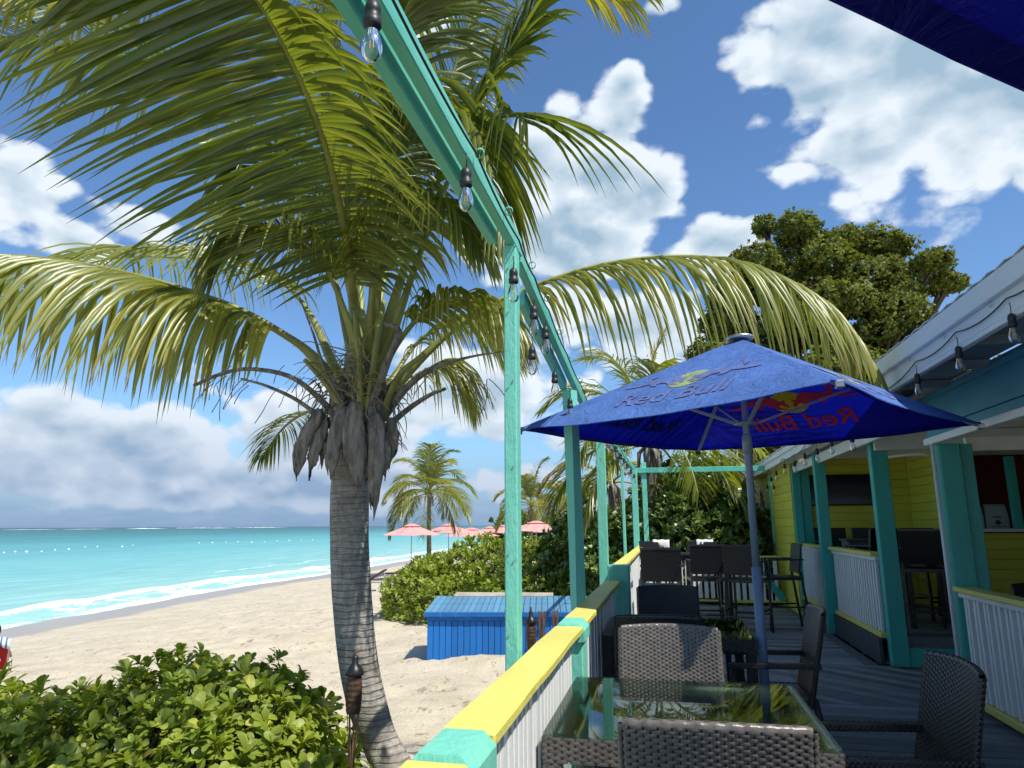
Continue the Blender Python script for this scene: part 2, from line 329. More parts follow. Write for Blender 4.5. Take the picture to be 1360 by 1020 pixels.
class MB:
    def __init__(s): s.v = []; s.f = []
    def add(s, v, f):
        b = len(s.v); s.v += [Vector(p) for p in v]; s.f += [tuple(i + b for i in q) for q in f]; return s
    def box(s, a, b, ch=0.0, mtx=None):
        a = Vector(a); b = Vector(b); x0, y0, z0 = a; x1, y1, z1 = b
        if ch <= 0:
            v = [(x, y, z) for z in (z0, z1) for y in (y0, y1) for x in (x0, x1)]
            f = [(0, 2, 3, 1), (4, 5, 7, 6), (0, 1, 5, 4), (2, 6, 7, 3), (0, 4, 6, 2), (1, 3, 7, 5)]
        else:
            c = min(ch, (x1 - x0) * .4, (y1 - y0) * .4, (z1 - z0) * .4)
            v = []; idx = {}
            for ix in (0, 1):
                for iy in (0, 1):
                    for iz in (0, 1):
                        X = (x0, x1)[ix]; Y = (y0, y1)[iy]; Z = (z0, z1)[iz]
                        dx = c if ix == 0 else -c; dy = c if iy == 0 else -c; dz_ = c if iz == 0 else -c
                        idx[ix, iy, iz, 0] = len(v); v.append((X, Y + dy, Z + dz_))
                        idx[ix, iy, iz, 1] = len(v); v.append((X + dx, Y, Z + dz_))
                        idx[ix, iy, iz, 2] = len(v); v.append((X + dx, Y + dy, Z))
            g = lambda *k: idx[k]
            f = []
            for s_ in (0, 1):
                q = [g(s_, 0, 0, 0), g(s_, 1, 0, 0), g(s_, 1, 1, 0), g(s_, 0, 1, 0)]; f.append(q if s_ else q[::-1])
                q = [g(0, s_, 0, 1), g(0, s_, 1, 1), g(1, s_, 1, 1), g(1, s_, 0, 1)]; f.append(q if s_ else q[::-1])
                q = [g(0, 0, s_, 2), g(1, 0, s_, 2), g(1, 1, s_, 2), g(0, 1, s_, 2)]; f.append(q if s_ else q[::-1])
            for p in (0, 1):
                for q_ in (0, 1):
                    flip = (p + q_) % 2
                    e = [g(p, q_, 0, 0), g(p, q_, 0, 1), g(p, q_, 1, 1), g(p, q_, 1, 0)]; f.append(e if flip else e[::-1])
                    e = [g(p, 0, q_, 0), g(p, 1, q_, 0), g(p, 1, q_, 2), g(p, 0, q_, 2)]; f.append(e if flip else e[::-1])
                    e = [g(0, p, q_, 1), g(0, p, q_, 2), g(1, p, q_, 2), g(1, p, q_, 1)]; f.append(e if flip else e[::-1])
            for ix in (0, 1):
                for iy in (0, 1):
                    for iz in (0, 1):
                        t3 = [g(ix, iy, iz, 0), g(ix, iy, iz, 1), g(ix, iy, iz, 2)]
                        f.append(t3 if (ix + iy + iz) % 2 else t3[::-1])
        if mtx is not None: v = [mtx @ Vector(p) for p in v]
        return s.add(v, f)
    def bar(s, p, q, wx, wz, up=(0, 0, 1), ch=0.0):
        "box beam from p to q, wx wide, wz tall"
        p = Vector(p); q = Vector(q); d = (q - p); L = d.length; d.normalize()
        x = d.cross(Vector(up)).normalized(); z = x.cross(d)
        m = Matrix((x, d, z)).transposed().to_4x4(); m.translation = p
        return s.box((-wx / 2, 0, -wz / 2), (wx / 2, L, wz / 2), ch, m)
    def tube(s, pts, rad, n=8, cap=True, flat=1.0, up=(0, 0, 1)):
        pts = [Vector(p) for p in pts]; N = len(pts)
        if not hasattr(rad, '__len__'): rad = [rad] * N
        b = len(s.v); ref = Vector(up)
        for i, p in enumerate(pts):
            d = (pts[min(i + 1, N - 1)] - pts[max(i - 1, 0)]).normalized()
            if abs(d.dot(ref)) > .98: r_ = Vector((1, 0, 0))
            else: r_ = ref
            x = d.cross(r_).normalized(); z = x.cross(d).normalized()
            for k in range(n):
                a = 2 * pi * k / n
                s.v.append(p + x * cos(a) * rad[i] + z * sin(a) * rad[i] * flat)
        for i in range(N - 1):
            for k in range(n):
                s.f.append((b + i * n + k, b + i * n + (k + 1) % n, b + (i + 1) * n + (k + 1) % n, b + (i + 1) * n + k))
        if cap:
            s.f.append(tuple(b + k for k in range(n))[::-1]); s.f.append(tuple(b + (N - 1) * n + k for k in range(n)))
        return s
    def lathe(s, prof, c=(0, 0, 0), n=12):
        b = len(s.v); c = Vector(c)
        for r_, z in prof:
            for k in range(n):
                a = 2 * pi * k / n; s.v.append(c + Vector((cos(a) * r_, sin(a) * r_, z)))
        for i in range(len(prof) - 1):
            for k in range(n):
                s.f.append((b + i * n + k, b + i * n + (k + 1) % n, b + (i + 1) * n + (k + 1) % n, b + (i + 1) * n + k))
        s.f.append(tuple(b + k for k in range(n))[::-1]); s.f.append(tuple(b + (len(prof) - 1) * n + k for k in range(n)))
        return s
    def build(s, name, m, parent=None, loc=None, smooth=False, kind=None, wob=0.0):
        if wob:
            s.v = [p + Vector((mnoise.noise(p * 2.3), mnoise.noise(p * 2.3 + Vector((9, 3, 1))), mnoise.noise(p * 2.3 + Vector((2, 7, 5))))) * wob for p in s.v]
        return mesh_obj(name, s.v, s.f, m, parent, loc, smooth, kind=kind)

def catmull(pts, n):
    P = [Vector(p) for p in pts]; P = [P[0] * 2 - P[1]] + P + [P[-1] * 2 - P[-2]]
    out = []; segs = len(P) - 3
    for i in range(n + 1):
        t = i / n * segs; k = min(int(t), segs - 1); t -= k
        a, b, c, d = P[k:k + 4]
        out.append(.5 * ((2 * b) + (c - a) * t + (2 * a - 5 * b + 4 * c - d) * t * t + (3 * b - a - 3 * c + d) * t ** 3))
    return out
# ------------------------------------------------------------------ ground
YS = [-400, 10, 19.5, 23, 28, 35, 44, 65, 100, 300, 3000]
XS = [-17, -19.5, -21.1, -21.4, -22.2, -23.0, -22.6, -24.2, -26, -34, -120]
def xs(y): return np.interp(y, YS, XS)
SEA_Z = -1.62
def sstep(t): t = np.clip(t, 0, 1); return t * t * (3 - 2 * t)
def ground_z(x, y):
    x = np.asarray(x, float); y = np.asarray(y, float)
    z = -0.8 - 0.2 * sstep((y - 14) / 22)
    s = xs(y); t = (x - s) / (-9.0 - s)            # 0 at the waterline, 1 at x=-9
    zb = SEA_Z + (z - SEA_Z) * sstep(np.clip(t, 0, 1) * .9 + .0) / sstep(np.array(.9))
    zb = np.where(t < 0, SEA_Z + t * 1.2, zb)
    return np.where(x < -9, np.minimum(z, zb), z)
def axis(segs):
    out = []
    for a, b, st in segs: out += list(np.arange(a, b, st))
    out.append(segs[-1][1]); return np.array(out)
def grid_mesh(name, xa, ya, zf, m, attrf=None, kind='structure'):
    Xg, Yg = np.meshgrid(xa, ya); x = Xg.ravel(); y = Yg.ravel()
    v = zf(x, y); nx, ny = len(xa), len(ya)
    i = np.arange(nx * ny).reshape(ny, nx)
    f = np.stack([i[:-1, :-1], i[:-1, 1:], i[1:, 1:], i[1:, :-1]], -1).reshape(-1, 4)
    return mesh_obj(name, v, f, m, smooth=True, attr=attrf(x, y) if attrf else None, kind=kind)
def vn(x, y, s, o=0.0):
    return np.array([mnoise.noise((a * s + o, b * s, o)) for a, b in zip(x, y)])

m_sand = bpy.data.materials.new('beach_sand'); m_sand.use_nodes = True
t = NT(m_sand.node_tree); b = t.n['Principled BSDF']
pos = t.node('ShaderNodeNewGeometry').outputs['Position']
va = t.node('ShaderNodeAttribute', attribute_name='v').outputs['Fac']
c = t.mix(t.mr(t.noise(pos, 1.1, 6, .65), .35, .7), (0.60, 0.535, 0.41), (0.49, 0.43, 0.32))
c = t.mix(t.mr(t.noise(pos, 60, 3, .7), .48, .70), c, (0.33, 0.27, 0.20))
c = t.mix(t.mr(t.noise(t.vm('MULTIPLY', pos, (.8, .35, 1)), 8, 6, .75), .565, .65), c, (0.27, 0.22, 0.16))   # seaweed bits
wetn = t.m('ADD', va, t.m('MULTIPLY', t.m('SUBTRACT', t.noise(pos, .7, 3, .5), .5), .25))
wet = t.mr(wetn, .42, .56)
c = t.mix(wet, c, (0.33, 0.295, 0.25))
t.l.new(c, b.inputs['Base Color']); t.l.new(t.mr(wet, 0, 1, .9, .32), b.inputs['Roughness'])
bn = t.node('ShaderNodeBump'); bn.inputs['Distance'].default_value = .06
t.l.new(t.mr(wet, 0, 1, 1.0, .03), bn.inputs['Strength'])
hh = t.m('ADD', t.noise(pos, 3.2, 6, .68), t.m('MULTIPLY', t.noise(pos, 38, 4, .7), .25))
t.l.new(hh, bn.inputs['Height']); t.l.new(bn.outputs[0], b.inputs['Normal'])
def sand_v(x, y):
    z = ground_z(x, y)
    near = np.clip(1 - np.abs(x + 8) / 14, 0, 1) * np.clip((45 - y) / 20, 0, 1)
    dry = sstep((x - xs(y) - 1.5) / 4)
    n = np.zeros_like(x); k = near > 0
    n[k] = (vn(x[k], y[k], .45) * .08 + vn(x[k], y[k], 1.5, 3.) * .06 + np.abs(vn(x[k], y[k], 2.6, 8.)) * -.10)
    mound = .17 * np.exp(-((x + 3.0) ** 2 / .5 + (y - 12.2) ** 2 / .12)) + .10 * np.exp(-((x + 4.3) ** 2 / .3 + (y - 12.9) ** 2 / 1.5))
    return np.stack([x, y, z + n * dry * near + mound], -1)
grid_mesh('sand_beach', axis([(-400, -60, 40), (-60, -26, 4), (-26, -14, .4), (-14, -1, .1), (-1, 30, 1.5), (30, 600, 50)]),
          axis([(-60, 2, 4), (2, 16, .11), (16, 30, .2), (30, 70, .8), (70, 1500, 60)]), sand_v, m_sand,
          lambda x, y: 1 - (x - xs(y)) / 3.2 * .62)

# ------------------------------------------------------------------ sea
m_sea = bpy.data.materials.new('turquoise_sea'); m_sea.use_nodes = True
t = NT(m_sea.node_tree); b = t.n['Principled BSDF']
pos = t.node('ShaderNodeNewGeometry').outputs['Position']
dd = t.node('ShaderNodeAttribute', attribute_name='shore').outputs['Fac']
fo = t.node('ShaderNodeAttribute', attribute_name='v').outputs['Fac']
lg = t.m('LOGARITHM', t.m('MAXIMUM', dd, 1.0), 10.0)
lg = t.m('ADD', lg, t.m('MULTIPLY', t.m('SUBTRACT', t.noise(t.vm('MULTIPLY', pos, (.05, .012, 0)), 1.0, 5, .6), .5), .55))
r = t.node('ShaderNodeValToRGB'); t.l.new(t.m('DIVIDE', lg, 3.4), r.inputs[0])
els = r.color_ramp.elements
els[0].position = .08; els[0].color = (.22, .46, .44, 1)
els[1].position = 1.0; els[1].color = (.002, .07, .10, 1)
for p_, c_ in ((.26, (.17, .42, .42)), (.46, (.085, .345, .38)), (.57, (.038, .25, .295)), (.66, (.010, .155, .19)), (.78, (.004, .105, .135))):
    e = els.new(p_); e.color = (*c_, 1)
streak = t.noise(t.vm('MULTIPLY', pos, (1.2, .22, 0)), .8, 5, .65)
c = t.mix(t.mr(streak, .35, .75), r.outputs[0], t.vm('MULTIPLY', r.outputs[0], (1.5, 1.22, 1.18)))
fn = t.m('ADD', t.m('MULTIPLY', t.noise(t.vm('MULTIPLY', pos, (1.6, .7, 1)), 1.3, 7, .7, .6), .75), t.m('MULTIPLY', t.noise(pos, 7, 4, .7), .25))
foam = t.mr(t.m('ADD', fo, t.m('SUBTRACT', fn, .5)), .46, .60)
caps = t.m('MULTIPLY', t.mr(t.noise(t.vm('MULTIPLY', pos, (.30, .10, 0)), 1, 4, .7), .735, .765), t.mr(dd, 50, 200))
foam = t.m('MAXIMUM', foam, caps)
c = t.mix(foam, t.mix(.10, c, (.5, .55, .55)), (.80, .83, .83))
df = t.node('ShaderNodeBsdfDiffuse'); t.l.new(c, df.inputs[0]); gl = t.node('ShaderNodeBsdfGlossy'); gl.inputs[1].default_value = .18
lw = t.node('ShaderNodeLayerWeight'); lw.inputs[0].default_value = .35
ms = t.node('ShaderNodeMixShader'); t.l.new(t.m('MULTIPLY', t.m('ADD', .02, t.m('MULTIPLY', lw.outputs[0], .16)), t.m('SUBTRACT', 1, foam)), ms.inputs[0])
t.l.new(df.outputs[0], ms.inputs[1]); t.l.new(gl.outputs[0], ms.inputs[2]); t.l.new(ms.outputs[0], t.n['Material Output'].inputs[0])
bn = t.node('ShaderNodeBump'); bn.inputs['Strength'].default_value = .55; bn.inputs['Distance'].default_value = .35
t.l.new(t.m('ADD', t.noise(t.vm('MULTIPLY', pos, (1, .5, 1)), .55, 6, .65), t.m('MULTIPLY', t.noise(pos, .08, 2, .5), 1.0)), bn.inputs['Height'])
t.l.new(bn.outputs[0], df.inputs['Normal']); t.l.new(bn.outputs[0], gl.inputs['Normal']); t.l.new(bn.outputs[0], lw.inputs['Normal']); t.n.remove(b)
da = axis([(-2.4, 16, .22), (16, 60, 2), (60, 300, 20), (300, 3000, 300), (3000, 9000, 3000)])
ya = axis([(-400, 8, 40), (8, 75, .4), (75, 200, 6), (200, 1000, 60), (1000, 9000, 800)])
Dg, Yg = np.meshgrid(da, ya); d = Dg.ravel(); y = Yg.ravel(); s = xs(y)
x = s - d
nz = np.array([mnoise.noise((yy * .16, 3.3, 0)) for yy in y])
nz2 = np.array([mnoise.noise((xx * .5, yy * .35, 1.0)) if dq < 20 else 0 for xx, yy, dq in zip(x, y, d)])
crest = 1.7 + 1.0 * nz
z = SEA_Z + .03 + (.22 + .10 * nz2) * np.exp(-((d - crest) / .8) ** 2) * np.where(d < 12, 1, 0) + .05 * nz2
z = np.where(d < .5, np.maximum(z, ground_z(x, y) + .02 * (1 + nz2)), z)
run = nz * .6 - .5                                # how far the swash climbs
z = np.where(d < run, z - .12 * (run - d), z)
foamv = np.where(d < crest + .4, .62 + .15 * nz2, .62 * np.exp(-(d - crest - .4) / 1.5)) - np.where((d < crest - .5) & (d > .2), .16, 0)
foamv += .5 * np.exp(-((d - 7.5 - 2 * nz) / .7) ** 2) * (y > 44) + .38 * np.exp(-((d - 5.5 - nz) / .4) ** 2) * (nz > .05)
i = np.arange(len(da) * len(ya)).reshape(len(ya), len(da))
f = np.stack([i[:-1, :-1], i[1:, :-1], i[1:, 1:], i[:-1, 1:]], -1).reshape(-1, 4)
sea = mesh_obj('sea', np.stack([x, y, z], -1), f, m_sea, smooth=True, attr=foamv, kind='structure')
a = sea.data.attributes.new('shore', 'FLOAT', 'POINT'); a.data.foreach_set('value', np.clip(d, 0, 1e5).astype(np.float32))

# surf on the far reef
mb = MB()
for k in range(24):
    yy = 500 + rnd.random() * 1400; dst = 900 + rnd.random() * 250; L = 30 + rnd.random() * 110; h = .3 + rnd.random() * .8
    pts = [(xs(yy) - dst + rnd.uniform(-3, 3), yy + L * (j / 6 - .5), SEA_Z + .1 * j % .3) for j in range(7)]
    mb.tube(pts, [.1, h * .6, h, h * .8, h, h * .5, .1], n=6)
mb.build('reef_surf', mat('surf_foam', (.78, .82, .84), .9), smooth=True, kind='structure')

# ------------------------------------------------------------------ deck
deck = empty('wooden_deck', (0, 0, 0), kind='structure')
def clip_poly(poly, x0, x1, y0, y1):
    for ax, lim, sg in ((0, x0, 1), (0, x1, -1), (1, y0, 1), (1, y1, -1)):
        out = []
        for i in range(len(poly)):
            a, b_ = poly[i - 1], poly[i]
            ia = (a[ax] - lim) * sg >= 0; ib = (b_[ax] - lim) * sg >= 0
            if ia != ib:
                tt = (lim - a[ax]) / (b_[ax] - a[ax]); out.append((a[0] + (b_[0] - a[0]) * tt, a[1] + (b_[1] - a[1]) * tt))
            if ib: out.append(b_)
        poly = out
        if not poly: break
    return poly
def board(x0, x1, y0, y1, z, th=.03):
    dzz = rnd.uniform(-.0015, .0015)
    mb = MB().box((0, 0, -th), (x1 - x0, y1 - y0, 0), .003)
    mb.build('deck_board', M_deck, deck, (x0, y0, z + dzz))
y = -1.4
while y < 6.66:
    xm = rnd.uniform(.4, 1.8)
    for a_, b_ in ((-.58, xm - .003), (xm + .003, 2.9)):
        board(a_, b_, y, min(y + .136, 6.66), 0)
    y += .147
board(-.58, 3.3, 6.668, 6.80, 0)
c_ = cos(pi / 4)
for k in range(-6, 28):                     # diagonal boards
    o = k * .144 * 1.4142
    poly = [(o - 3, 6.0), (o - 3 + .134 * 1.4142, 6.0), (o - 3 + .134 * 1.4142 + 3.2, 9.2), (o - 3 + 3.2, 9.2)]
    poly = [(-(p[0]) + 1.0, p[1]) for p in poly][::-1]
    for (u0_, u1_) in ((-.58, 1.15), (1.156, 3.3)):
        pc = clip_poly(poly, u0_, u1_, 6.806, 8.50)
        if len(pc) < 3: continue
        n = len(pc); v = [(p[0], p[1], -.03) for p in pc] + [(p[0], p[1], 0) for p in pc]
        f = [tuple(range(n))[::-1], tuple(range(n, 2 * n))] + [(i, (i + 1) % n, (i + 1) % n + n, i + n) for i in range(n)]
        mesh_obj('deck_board', v, f, M_deck, deck, (0, 0, rnd.uniform(-.001, .001)))
board(-.58, 2.28, 8.508, 8.64, 0)
y = 8.646
while y < 14.3:
    xm = rnd.uniform(.2, 1.4)
    board(-.58, xm - .003, y, y + .138, 0); board(xm + .003, 2.02, y, y + .138, 0); y += .144
board(2.026, 2.16, 8.646, 14.35, 0)
mb = MB()
for yy in np.arange(-1.3, 14.4, .6): mb.box((-.56, yy, -.17), (2.9, yy + .04, -.034))
mb.box((-.60, -1.4, -.2), (-.585, 14.4, -.02))
mb.build('deck_joist', M_deckedge, deck, kind='stuff')

# ------------------------------------------------------------------ railings
def seg(name, a, b_, m, parent, ch=.006, wob=0.0, sub=0):
    if sub:
        a = Vector(a); b_ = Vector(b_); me = MB().box(a, b_, ch); o = me.build(name, m, parent)
        bm = bmesh.new(); bm.from_mesh(o.data)
        L = b_.y - a.y
        for k in range(1, sub):
            bmesh.ops.bisect_plane(bm, geom=bm.verts[:] + bm.edges[:] + bm.faces[:], plane_co=(0, a.y + L * k / sub, 0), plane_no=(0, 1, 0))
        for vv in bm.verts:
            p = vv.co; nn = Vector((mnoise.noise(p * 3), mnoise.noise(p * 3 + Vector((5, 5, 5))) * .3, mnoise.noise(p * 3.5 + Vector((1, 9, 4)))))
            vv.co += nn * wob
        bm.to_mesh(o.data); bm.free(); return o
    return MB().box(a, b_, ch).build(name, m, parent)
L1 = empty('deck_railing', (-.53, 2.7, 0), label='yellow topped railing with turquoise post caps beside the sand and palm', cat='railing', group='railings around the deck')
def rel(o, p):   # child built in world coordinates under a moved root
    o.location = Vector(o.location) - Vector(p.location); return o
def under(p, o): o.location = Vector(o.location) - Vector(p.location); return o
for y0, y1 in ((-1.4, 1.635), (1.875, 3.83), (4.085, 6.93)):
    under(L1, seg('top_rail', (-.605, y0, .942), (-.457, y1, .98), M_yel, L1, .007, .006, 14))
for y0, y1 in ((1.64, 1.87), (3.835, 4.08)):
    mb = MB(); x0, x1 = -.612, -.449
    # chamfered cap over the rail and the post below it
    v = [(x0, y0, .90), (x1, y0, .90), (x1, y1, .90), (x0, y1, .90), (x0, y0, .955), (x1, y0, .955), (x1, y1, .955), (x0, y1, .955),
         (x0 + .03, y0 + .012, .992), (x1 - .03, y0 + .012, .992), (x1 - .03, y1 - .012, .992), (x0 + .03, y1 - .012, .992)]
    f = [(0, 3, 2, 1), (8, 9, 10, 11)] + [(i + j, (i + 1) % 4 + j, (i + 1) % 4 + 4 + j, i + 4 + j) for j in (0, 4) for i in range(4)]
    mb.add(v, f); under(L1, mb.build('post_cap', M_turq, L1, wob=.004))
    under(L1, seg('post', (-.575, y0 + .02, -.85), (-.462, y1 - .03, .905), M_turq, L1, .006))
bal = MB().box((-.019, -.019, 0), (.019, .019, .81), .004)
bal_me = None
def balusters(root, xq, ys, z0, h=None, axis='y', mname=M_white):
    global bal_me
    first = None
    for yq in ys:
        if first is None:
            mb = MB().box((-.019, -.019, 0), (.019, .019, h), .004)
            o = mb.build('baluster', mname, root); first = o
        else:
            o = first.copy(); S.collection.objects.link(o); o.parent = root
        p = Vector((xq + rnd.uniform(-.003, .003), yq, z0)) if axis == 'y' else Vector((yq, xq, z0))
        o.location = p - root.location; o.rotation_euler = (rnd.uniform(-.008, .008), 0, rnd.uniform(-.04, .04))
def skip(ys, gaps): return [q for q in ys if not any(a < q < b_ for a, b_ in gaps)]
balusters(L1, -.532, skip(np.arange(-1.3, 6.9, .082), [(1.62, 1.89), (3.82, 4.1)]), .09, .85)
under(L1, seg('bottom_rail', (-.57, -1.4, .04), (-.50, 6.93, .085), M_white, L1))

L2 = empty('deck_railing', (-.5, 10.6, 0), label='far stretch of yellow rail behind the turquoise newel post box', cat='railing', group='railings around the deck')
under(L2, seg('newel_post', (-.58, 6.96, -.85), (-.375, 7.16, 1.12), M_turq, L2, .012))
under(L2, seg('top_rail', (-.56, 7.17, 1.07), (-.43, 14.22, 1.11), M_yel, L2, .007, .006, 16))
balusters(L2, -.50, np.arange(7.25, 14.2, .085), .1, .965)
under(L2, seg('bottom_rail', (-.53, 7.17, .05), (-.47, 14.2, .095), M_white, L2))

L3 = empty('deck_railing', (.9, 14.3, 0), label='white picket railing across the far end of the deck', cat='railing', group='railings around the deck')
under(L3, seg('top_rail', (-.42, 14.24, .87), (2.08, 14.36, .91), M_yel, L3))
under(L3, seg('bottom_rail', (-.42, 14.26, .05), (2.08, 14.33, .10), M_yel, L3))
for k, xq in enumerate(np.arange(-.36, 2.05, .115)):
    o = MB().box((-.035, -.01, 0), (.035, .01, .765), .002).build('picket', M_white, L3) if k == 0 else o.copy()
    if k: S.collection.objects.link(o); o.parent = L3
    o.location = Vector((xq, 14.3, .102)) - L3.location
under(L3, MB().bar((1.65, 14.27, .62), (2.06, 14.27, .12), .02, .12).build('diagonal_brace', M_teal, L3))

R1 = empty('deck_railing', (2.4, 4, 0), label='yellow rail with white balusters in front of the bar, nearest on the right', cat='railing', group='railings around the deck')
under(R1, seg('top_rail', (2.34, -1.4, .93), (2.49, 6.82, .97), M_yel, R1, .006, .003, 16))
under(R1, seg('rail_plate', (2.375, -1.4, .885), (2.45, 6.82, .927), M_white, R1))
ysr = []
yq = 6.74
while yq > -1.3: ysr.append(yq); yq -= .118 if len(ysr) % 2 == 0 else .066
balusters(R1, 2.41, ysr, .11, .775)
under(R1, seg('bottom_rail', (2.36, -1.4, .05), (2.47, 6.82, .108), M_yel, R1))
def bar_rail(y0, y1, x0, lab):
    R = empty('porch_railing', (x0, (y0 + y1) / 2, 0), label=lab, cat='railing', group='railings around the deck')
    under(R, seg('top_rail', (x0 - .07, y0, 1.14), (x0 + .08, y1, 1.18), M_yel, R, .006))
    under(R, seg('rail_plate', (x0 - .03, y0, 1.09), (x0 + .04, y1, 1.137), M_white, R))
    balusters(R, x0 + .0, np.arange(y0 + .06, y1 - .03, .105), .325, .765)
    under(R, seg('bottom_rail', (x0 - .045, y0, .27), (x0 + .05, y1, .322), M_yel, R))
bar_rail(8.72, 10.86, 2.27, 'yellow topped white baluster rail between the two free porch posts')
bar_rail(11.04, 12.88, 2.2, 'yellow topped white baluster rail under the wall television')
# ------------------------------------------------------------------ pergola frame over the rail
PG = empty('pergola_frame', (-.64, 3.05, 0), label='turquoise timber frame of posts and overhead beams above the sand side rail', cat='pergola')
def pbeam(name, p, q, wx=.042, wz=.09, m=M_beam, ch=.004): return under(PG, MB().bar(p, q, wx, wz, ch=ch).build(name, m, PG))
pbeam('beam', (-.660, -1.4, 2.825), (-.650, 3.16, 2.825))
pbeam('beam', (-.728, -1.4, 2.805), (-.72, 2.93, 2.805))
pbeam('beam', (-.655, 3.165, 2.80), (-.66, 5.95, 2.53))
pbeam('beam', (-.715, 3.55, 2.71), (-.725, 5.25, 2.545))
pbeam('beam', (-.66, 5.95, 2.52), (-.62, 14.28, 2.60), wz=.10)
under(PG, MB().box((-.682, 2.99, -.85), (-.624, 3.075, 2.78), .006).build('post', M_turq, PG, wob=.004))
# twisted old post
mb = MB(); N = 26; bs = 0
for i in range(N + 1):
    tt = i / N; z = -.85 + 3.35 * tt; ang = radians(12 + 50 * tt); h = .040
    cx = -.665 + .02 * sin(tt * 3) - .015 * tt; cy = 5.3 - .1 * tt
    for k in range(4):
        a_ = ang + pi / 4 + k * pi / 2; mb.v.append(Vector((cx + cos(a_) * h * 1.414, cy + sin(a_) * h * 1.414, z)))
for i in range(N):
    for k in range(4): mb.f.append((i * 4 + k, i * 4 + (k + 1) % 4, (i + 1) * 4 + (k + 1) % 4, (i + 1) * 4 + k))
mb.f += [(3, 2, 1, 0), tuple(N * 4 + k for k in range(4))]
under(PG, mb.build('post', M_turq, PG))
for x0, y0, x1, y1, zt in ((-.70, 7.4, -.605, 7.49, 2.50), (-.64, 10.6, -.60, 10.69, 2.53), (-.64, 13.9, -.53, 13.99, 2.55), (-.455, 14.3, -.36, 14.36, 2.72)):
    under(PG, MB().box((x0, y0, -.85), (x1, y1, zt), .005).build('post', M_turq, PG, wob=.004))
pbeam('crossbeam', (-.62, 14.28, 2.56), (1.98, 14.28, 2.55), wz=.10)
def ring(c, r_, tube_r, axisv, parent, m=M_turq, n=16):
    c = Vector(c); a_ = Vector(axisv).normalized(); u_ = a_.orthogonal().normalized(); v_ = a_.cross(u_)
    pts = [c + (u_ * cos(q) + v_ * sin(q)) * r_ for q in np.linspace(0, 2 * pi * .93, n)]
    mb = MB().tube(pts, tube_r, 6); mb.tube([pts[0], pts[0] + (Vector((-.645, c.y, c.z)) - c) * .5], tube_r, 6)
    return under(PG, mb.build('eye_screw', m, parent, smooth=True))
for yy, zz in ((1.2, 2.83), (2.26, 2.83), (2.75, 2.83), (3.3, 2.79), (3.75, 2.76), (4.25, 2.70), (4.8, 2.65), (5.3, 2.60), (8, 2.58), (9, 2.6), (10, 2.6), (11.5, 2.6)):
    ring((-.605, yy, zz), .018, .0028, (.3, 1, .2), PG, M_turq if rnd.random() < .7 else M_steel)

# ------------------------------------------------------------------ string lights
def bulb_on(root, p, drop=.07, s=1.0):
    "lamp hanging below p: lead, socket, glass, filament"
    p = Vector(p) - root.location; q = p + Vector((0, 0, -drop))
    b_ = MB().lathe([(.004 * s, 0), (.014 * s, -.008 * s), (.017 * s, -.02 * s), (.0175 * s, -.028 * s), (.0165 * s, -.03 * s), (.0165 * s, -.043 * s), (.0195 * s, -.046 * s), (.0195 * s, -.06 * s), (.0165 * s, -.064 * s)], q, 12)
    b_.tube([p, p * .5 + q * .5 + Vector((.003, 0, 0)), q], .0025, 6)
    sk = b_.build('socket', M_sock, root, smooth=True)
    z0 = -.062
    prof = [(.0125, z0), (.014, z0 - .012), (.0185, z0 - .026), (.0225, z0 - .043), (.0225, z0 - .054), (.0185, z0 - .068), (.010, z0 - .077), (.003, z0 - .080)]
    g = MB().lathe([(r_ * s, z * s) for r_, z in prof], q, 14).build('bulb', M_bulb, sk, smooth=True)
    mb = MB().tube([q + Vector((.003 * s, 0, -.066 * s)), q + Vector((.004 * s, 0, -.11 * s)), q + Vector((-.004 * s, 0, -.11 * s)), q + Vector((-.003 * s, 0, -.066 * s))], .0011 * s, 5)
    mb.build('filament', M_fil, g)
def cable(root, pts, sag=.05, r_=.0045, n=6):
    mb = MB(); out = []
    for a_, b_ in zip(pts[:-1], pts[1:]):
        a_ = Vector(a_); b_ = Vector(b_)
        for i in range(n): 
            tt = i / n; out.append(a_.lerp(b_, tt) - Vector((0, 0, sag * 4 * tt * (1 - tt))) - root.location)
    out.append(Vector(pts[-1]) - root.location)
    return mb.tube(out, r_, 6).build('cable', M_sock, root, smooth=True)
SL = empty('string_lights', (-.6, 3, 2.7), label='black cable with clear filament bulbs hung along the turquoise overhead beam', cat='string lights', group='strings of clear bulbs')
bp = [(-.622, 1.345, 2.775), (-.622, 2.145, 2.77), (-.622, 2.92, 2.69), (-.622, 3.42, 2.67), (-.622, 3.78, 2.66), (-.69, 3.72, 2.53), (-.66, 4.35, 2.52), (-.65, 5.0, 2.46)]
cable(SL, [(-.618, -1.2, 2.80), (-.618, .2, 2.80), (-.615, 1.3, 2.81), (-.612, 2.25, 2.82), (-.612, 3.0, 2.80), (-.612, 3.4, 2.76), (-.612, 3.85, 2.72), (-.612, 4.6, 2.64), (-.612, 5.4, 2.58), (-.612, 6.5, 2.50)], .02)
for p in bp: bulb_on(SL, p, .055, 1.15)
for yy in (7.3, 7.7, 8.6, 9.6, 10.3, 11.2, 12.4, 13.6): bulb_on(SL, (-.57, yy, 2.50), .05, 1.25)
cable(SL, [(-.57, 6.5, 2.50), (-.57, 7.7, 2.52), (-.57, 9.6, 2.52), (-.57, 11.2, 2.52), (-.55, 13.6, 2.52)], .04)

# ------------------------------------------------------------------ the beach bar building
B = empty('beach_bar_building', (4.2, 8, 0), label='yellow and teal open sided beach bar with white eaves right of the deck', cat='building')
def bp_(name, a, b_, m, ch=.005, parent=None, wob=0.0):
    o = MB().box(a, b_, ch).build(name, m, parent or B, wob=wob)
    return under(B, o) if parent is None else o
